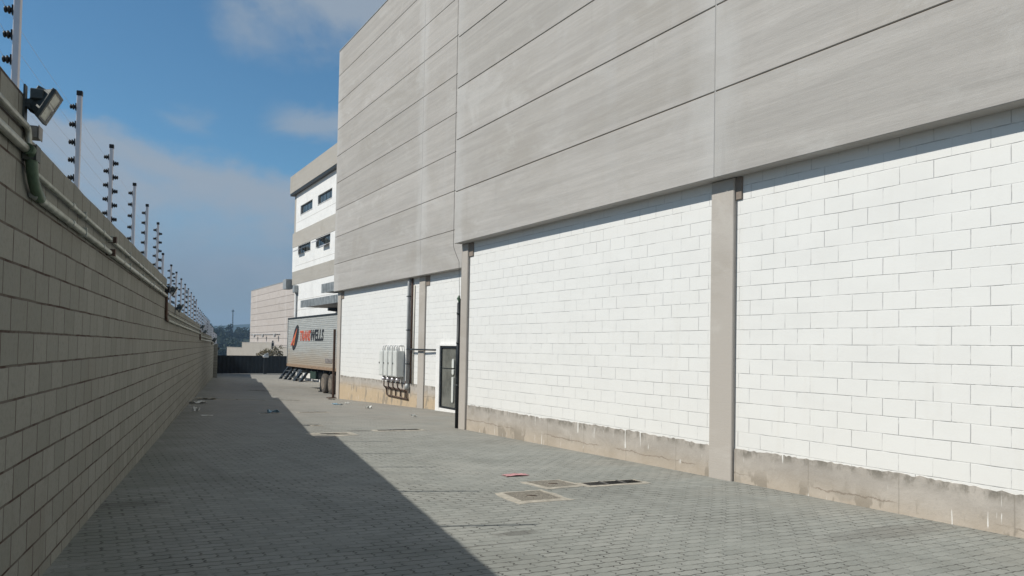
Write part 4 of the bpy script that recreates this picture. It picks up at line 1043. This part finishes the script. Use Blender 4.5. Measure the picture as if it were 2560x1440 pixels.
D_ = [(5.93, 16.52), (6.95, 16.62), (6.95, 16.38), (5.90, 16.28)]
lid(D_, grow(D_, .09), 'long narrow drain slot near the corner of the near warehouse', None, True)
for (x0, x1, y, d, lab) in ((5.7, 6.53, 22.25, .20, 'dark drain slot in sunlight next to the shadow edge in mid lane'), (4.53, 5.05, 21.8, .2, 'dark drain slot lying in the shade in mid lane'), (6.7, 7.75, 30.1, .28, 'far drain slot crossing out of the shade into sun'), (3.3, 6.3, 29.4, .22, 'long faint drain line across the shaded far lane'), (7.75, 8.85, 40.0, .45, 'farthest drain slot lying at the edge of the shade')):
    c = [(x0, y+d/2), (x1, y+d/2+.1), (x1, y-d/2+.1), (x0, y-d/2)]
    lid(c, grow(c, .05), lab, 'drain slots across the lane', True)
def scrap(x, y, w, d, h, m, lab, cat='litter', flat=False):
    rr = random.Random(int(x*100+y)); mb = MB(GF); n = 5
    g = [[mb.pt((x+w*(i/n-.5)*rr.uniform(.8, 1.1), y+d*(j/n-.5)*rr.uniform(.8, 1.1), .006+h*rr.random()**1.5)) for i in range(n+1)] for j in range(n+1)]
    for a, b in zip(g, g[1:]):
        for k in range(n): mb.face((a[k], a[k+1], b[k+1], b[k]))
    o = mb.build('litter', m, base=(x, y, gz(x, y)), fix=False)
    s = o.modifiers.new('thick', 'SOLIDIFY'); s.thickness = .004; s.offset = 1
    return tag(o, lab, cat, 'litter on the paving')
scrap(5.39, 9.40, .36, .16, .014, PINKP, 'crumpled pink plastic scrap on the sunlit paving beyond the manhole covers')
scrap(8.30, 27.15, .36, .22, .05, BLUEP, 'flat blue plastic scrap on the paving before the set-back warehouse')
scrap(8.48, 24.4, .18, .16, .12, PAPER, 'crumpled white paper below the meter cabinets')
scrap(8.46, 20.5, .16, .10, .08, PAPER, 'small white paper scrap near the glass door')
scrap(9.0, 28.3, .15, .12, .06, PAPER, 'tiny white scrap at the foot of the sandy plinth')
scrap(3.05, 21.0, .34, .12, .015, PAPER, 'flat white paper strip in the shade nearest the camera')
scrap(3.04, 22.76, .20, .14, .14, PAPER, 'crumpled white paper in the shade close to the block wall')
scrap(3.58, 26.6, .5, .3, .08, PAPER, 'scattered pale papers in the shade farther along the block wall')
scrap(4.25, 29.2, .6, .3, .06, KERB, 'pale dusty heap in the shade at the far drain line')
scrap(4.92, 21.97, .30, .16, .10, BLUEP, 'pale bluish scrap lying at the shaded drain slot')
scrap(9.8, 32.9, .30, .14, .03, BROWNP, 'dark brown scrap on the sunlit paving before the trailer wheels')
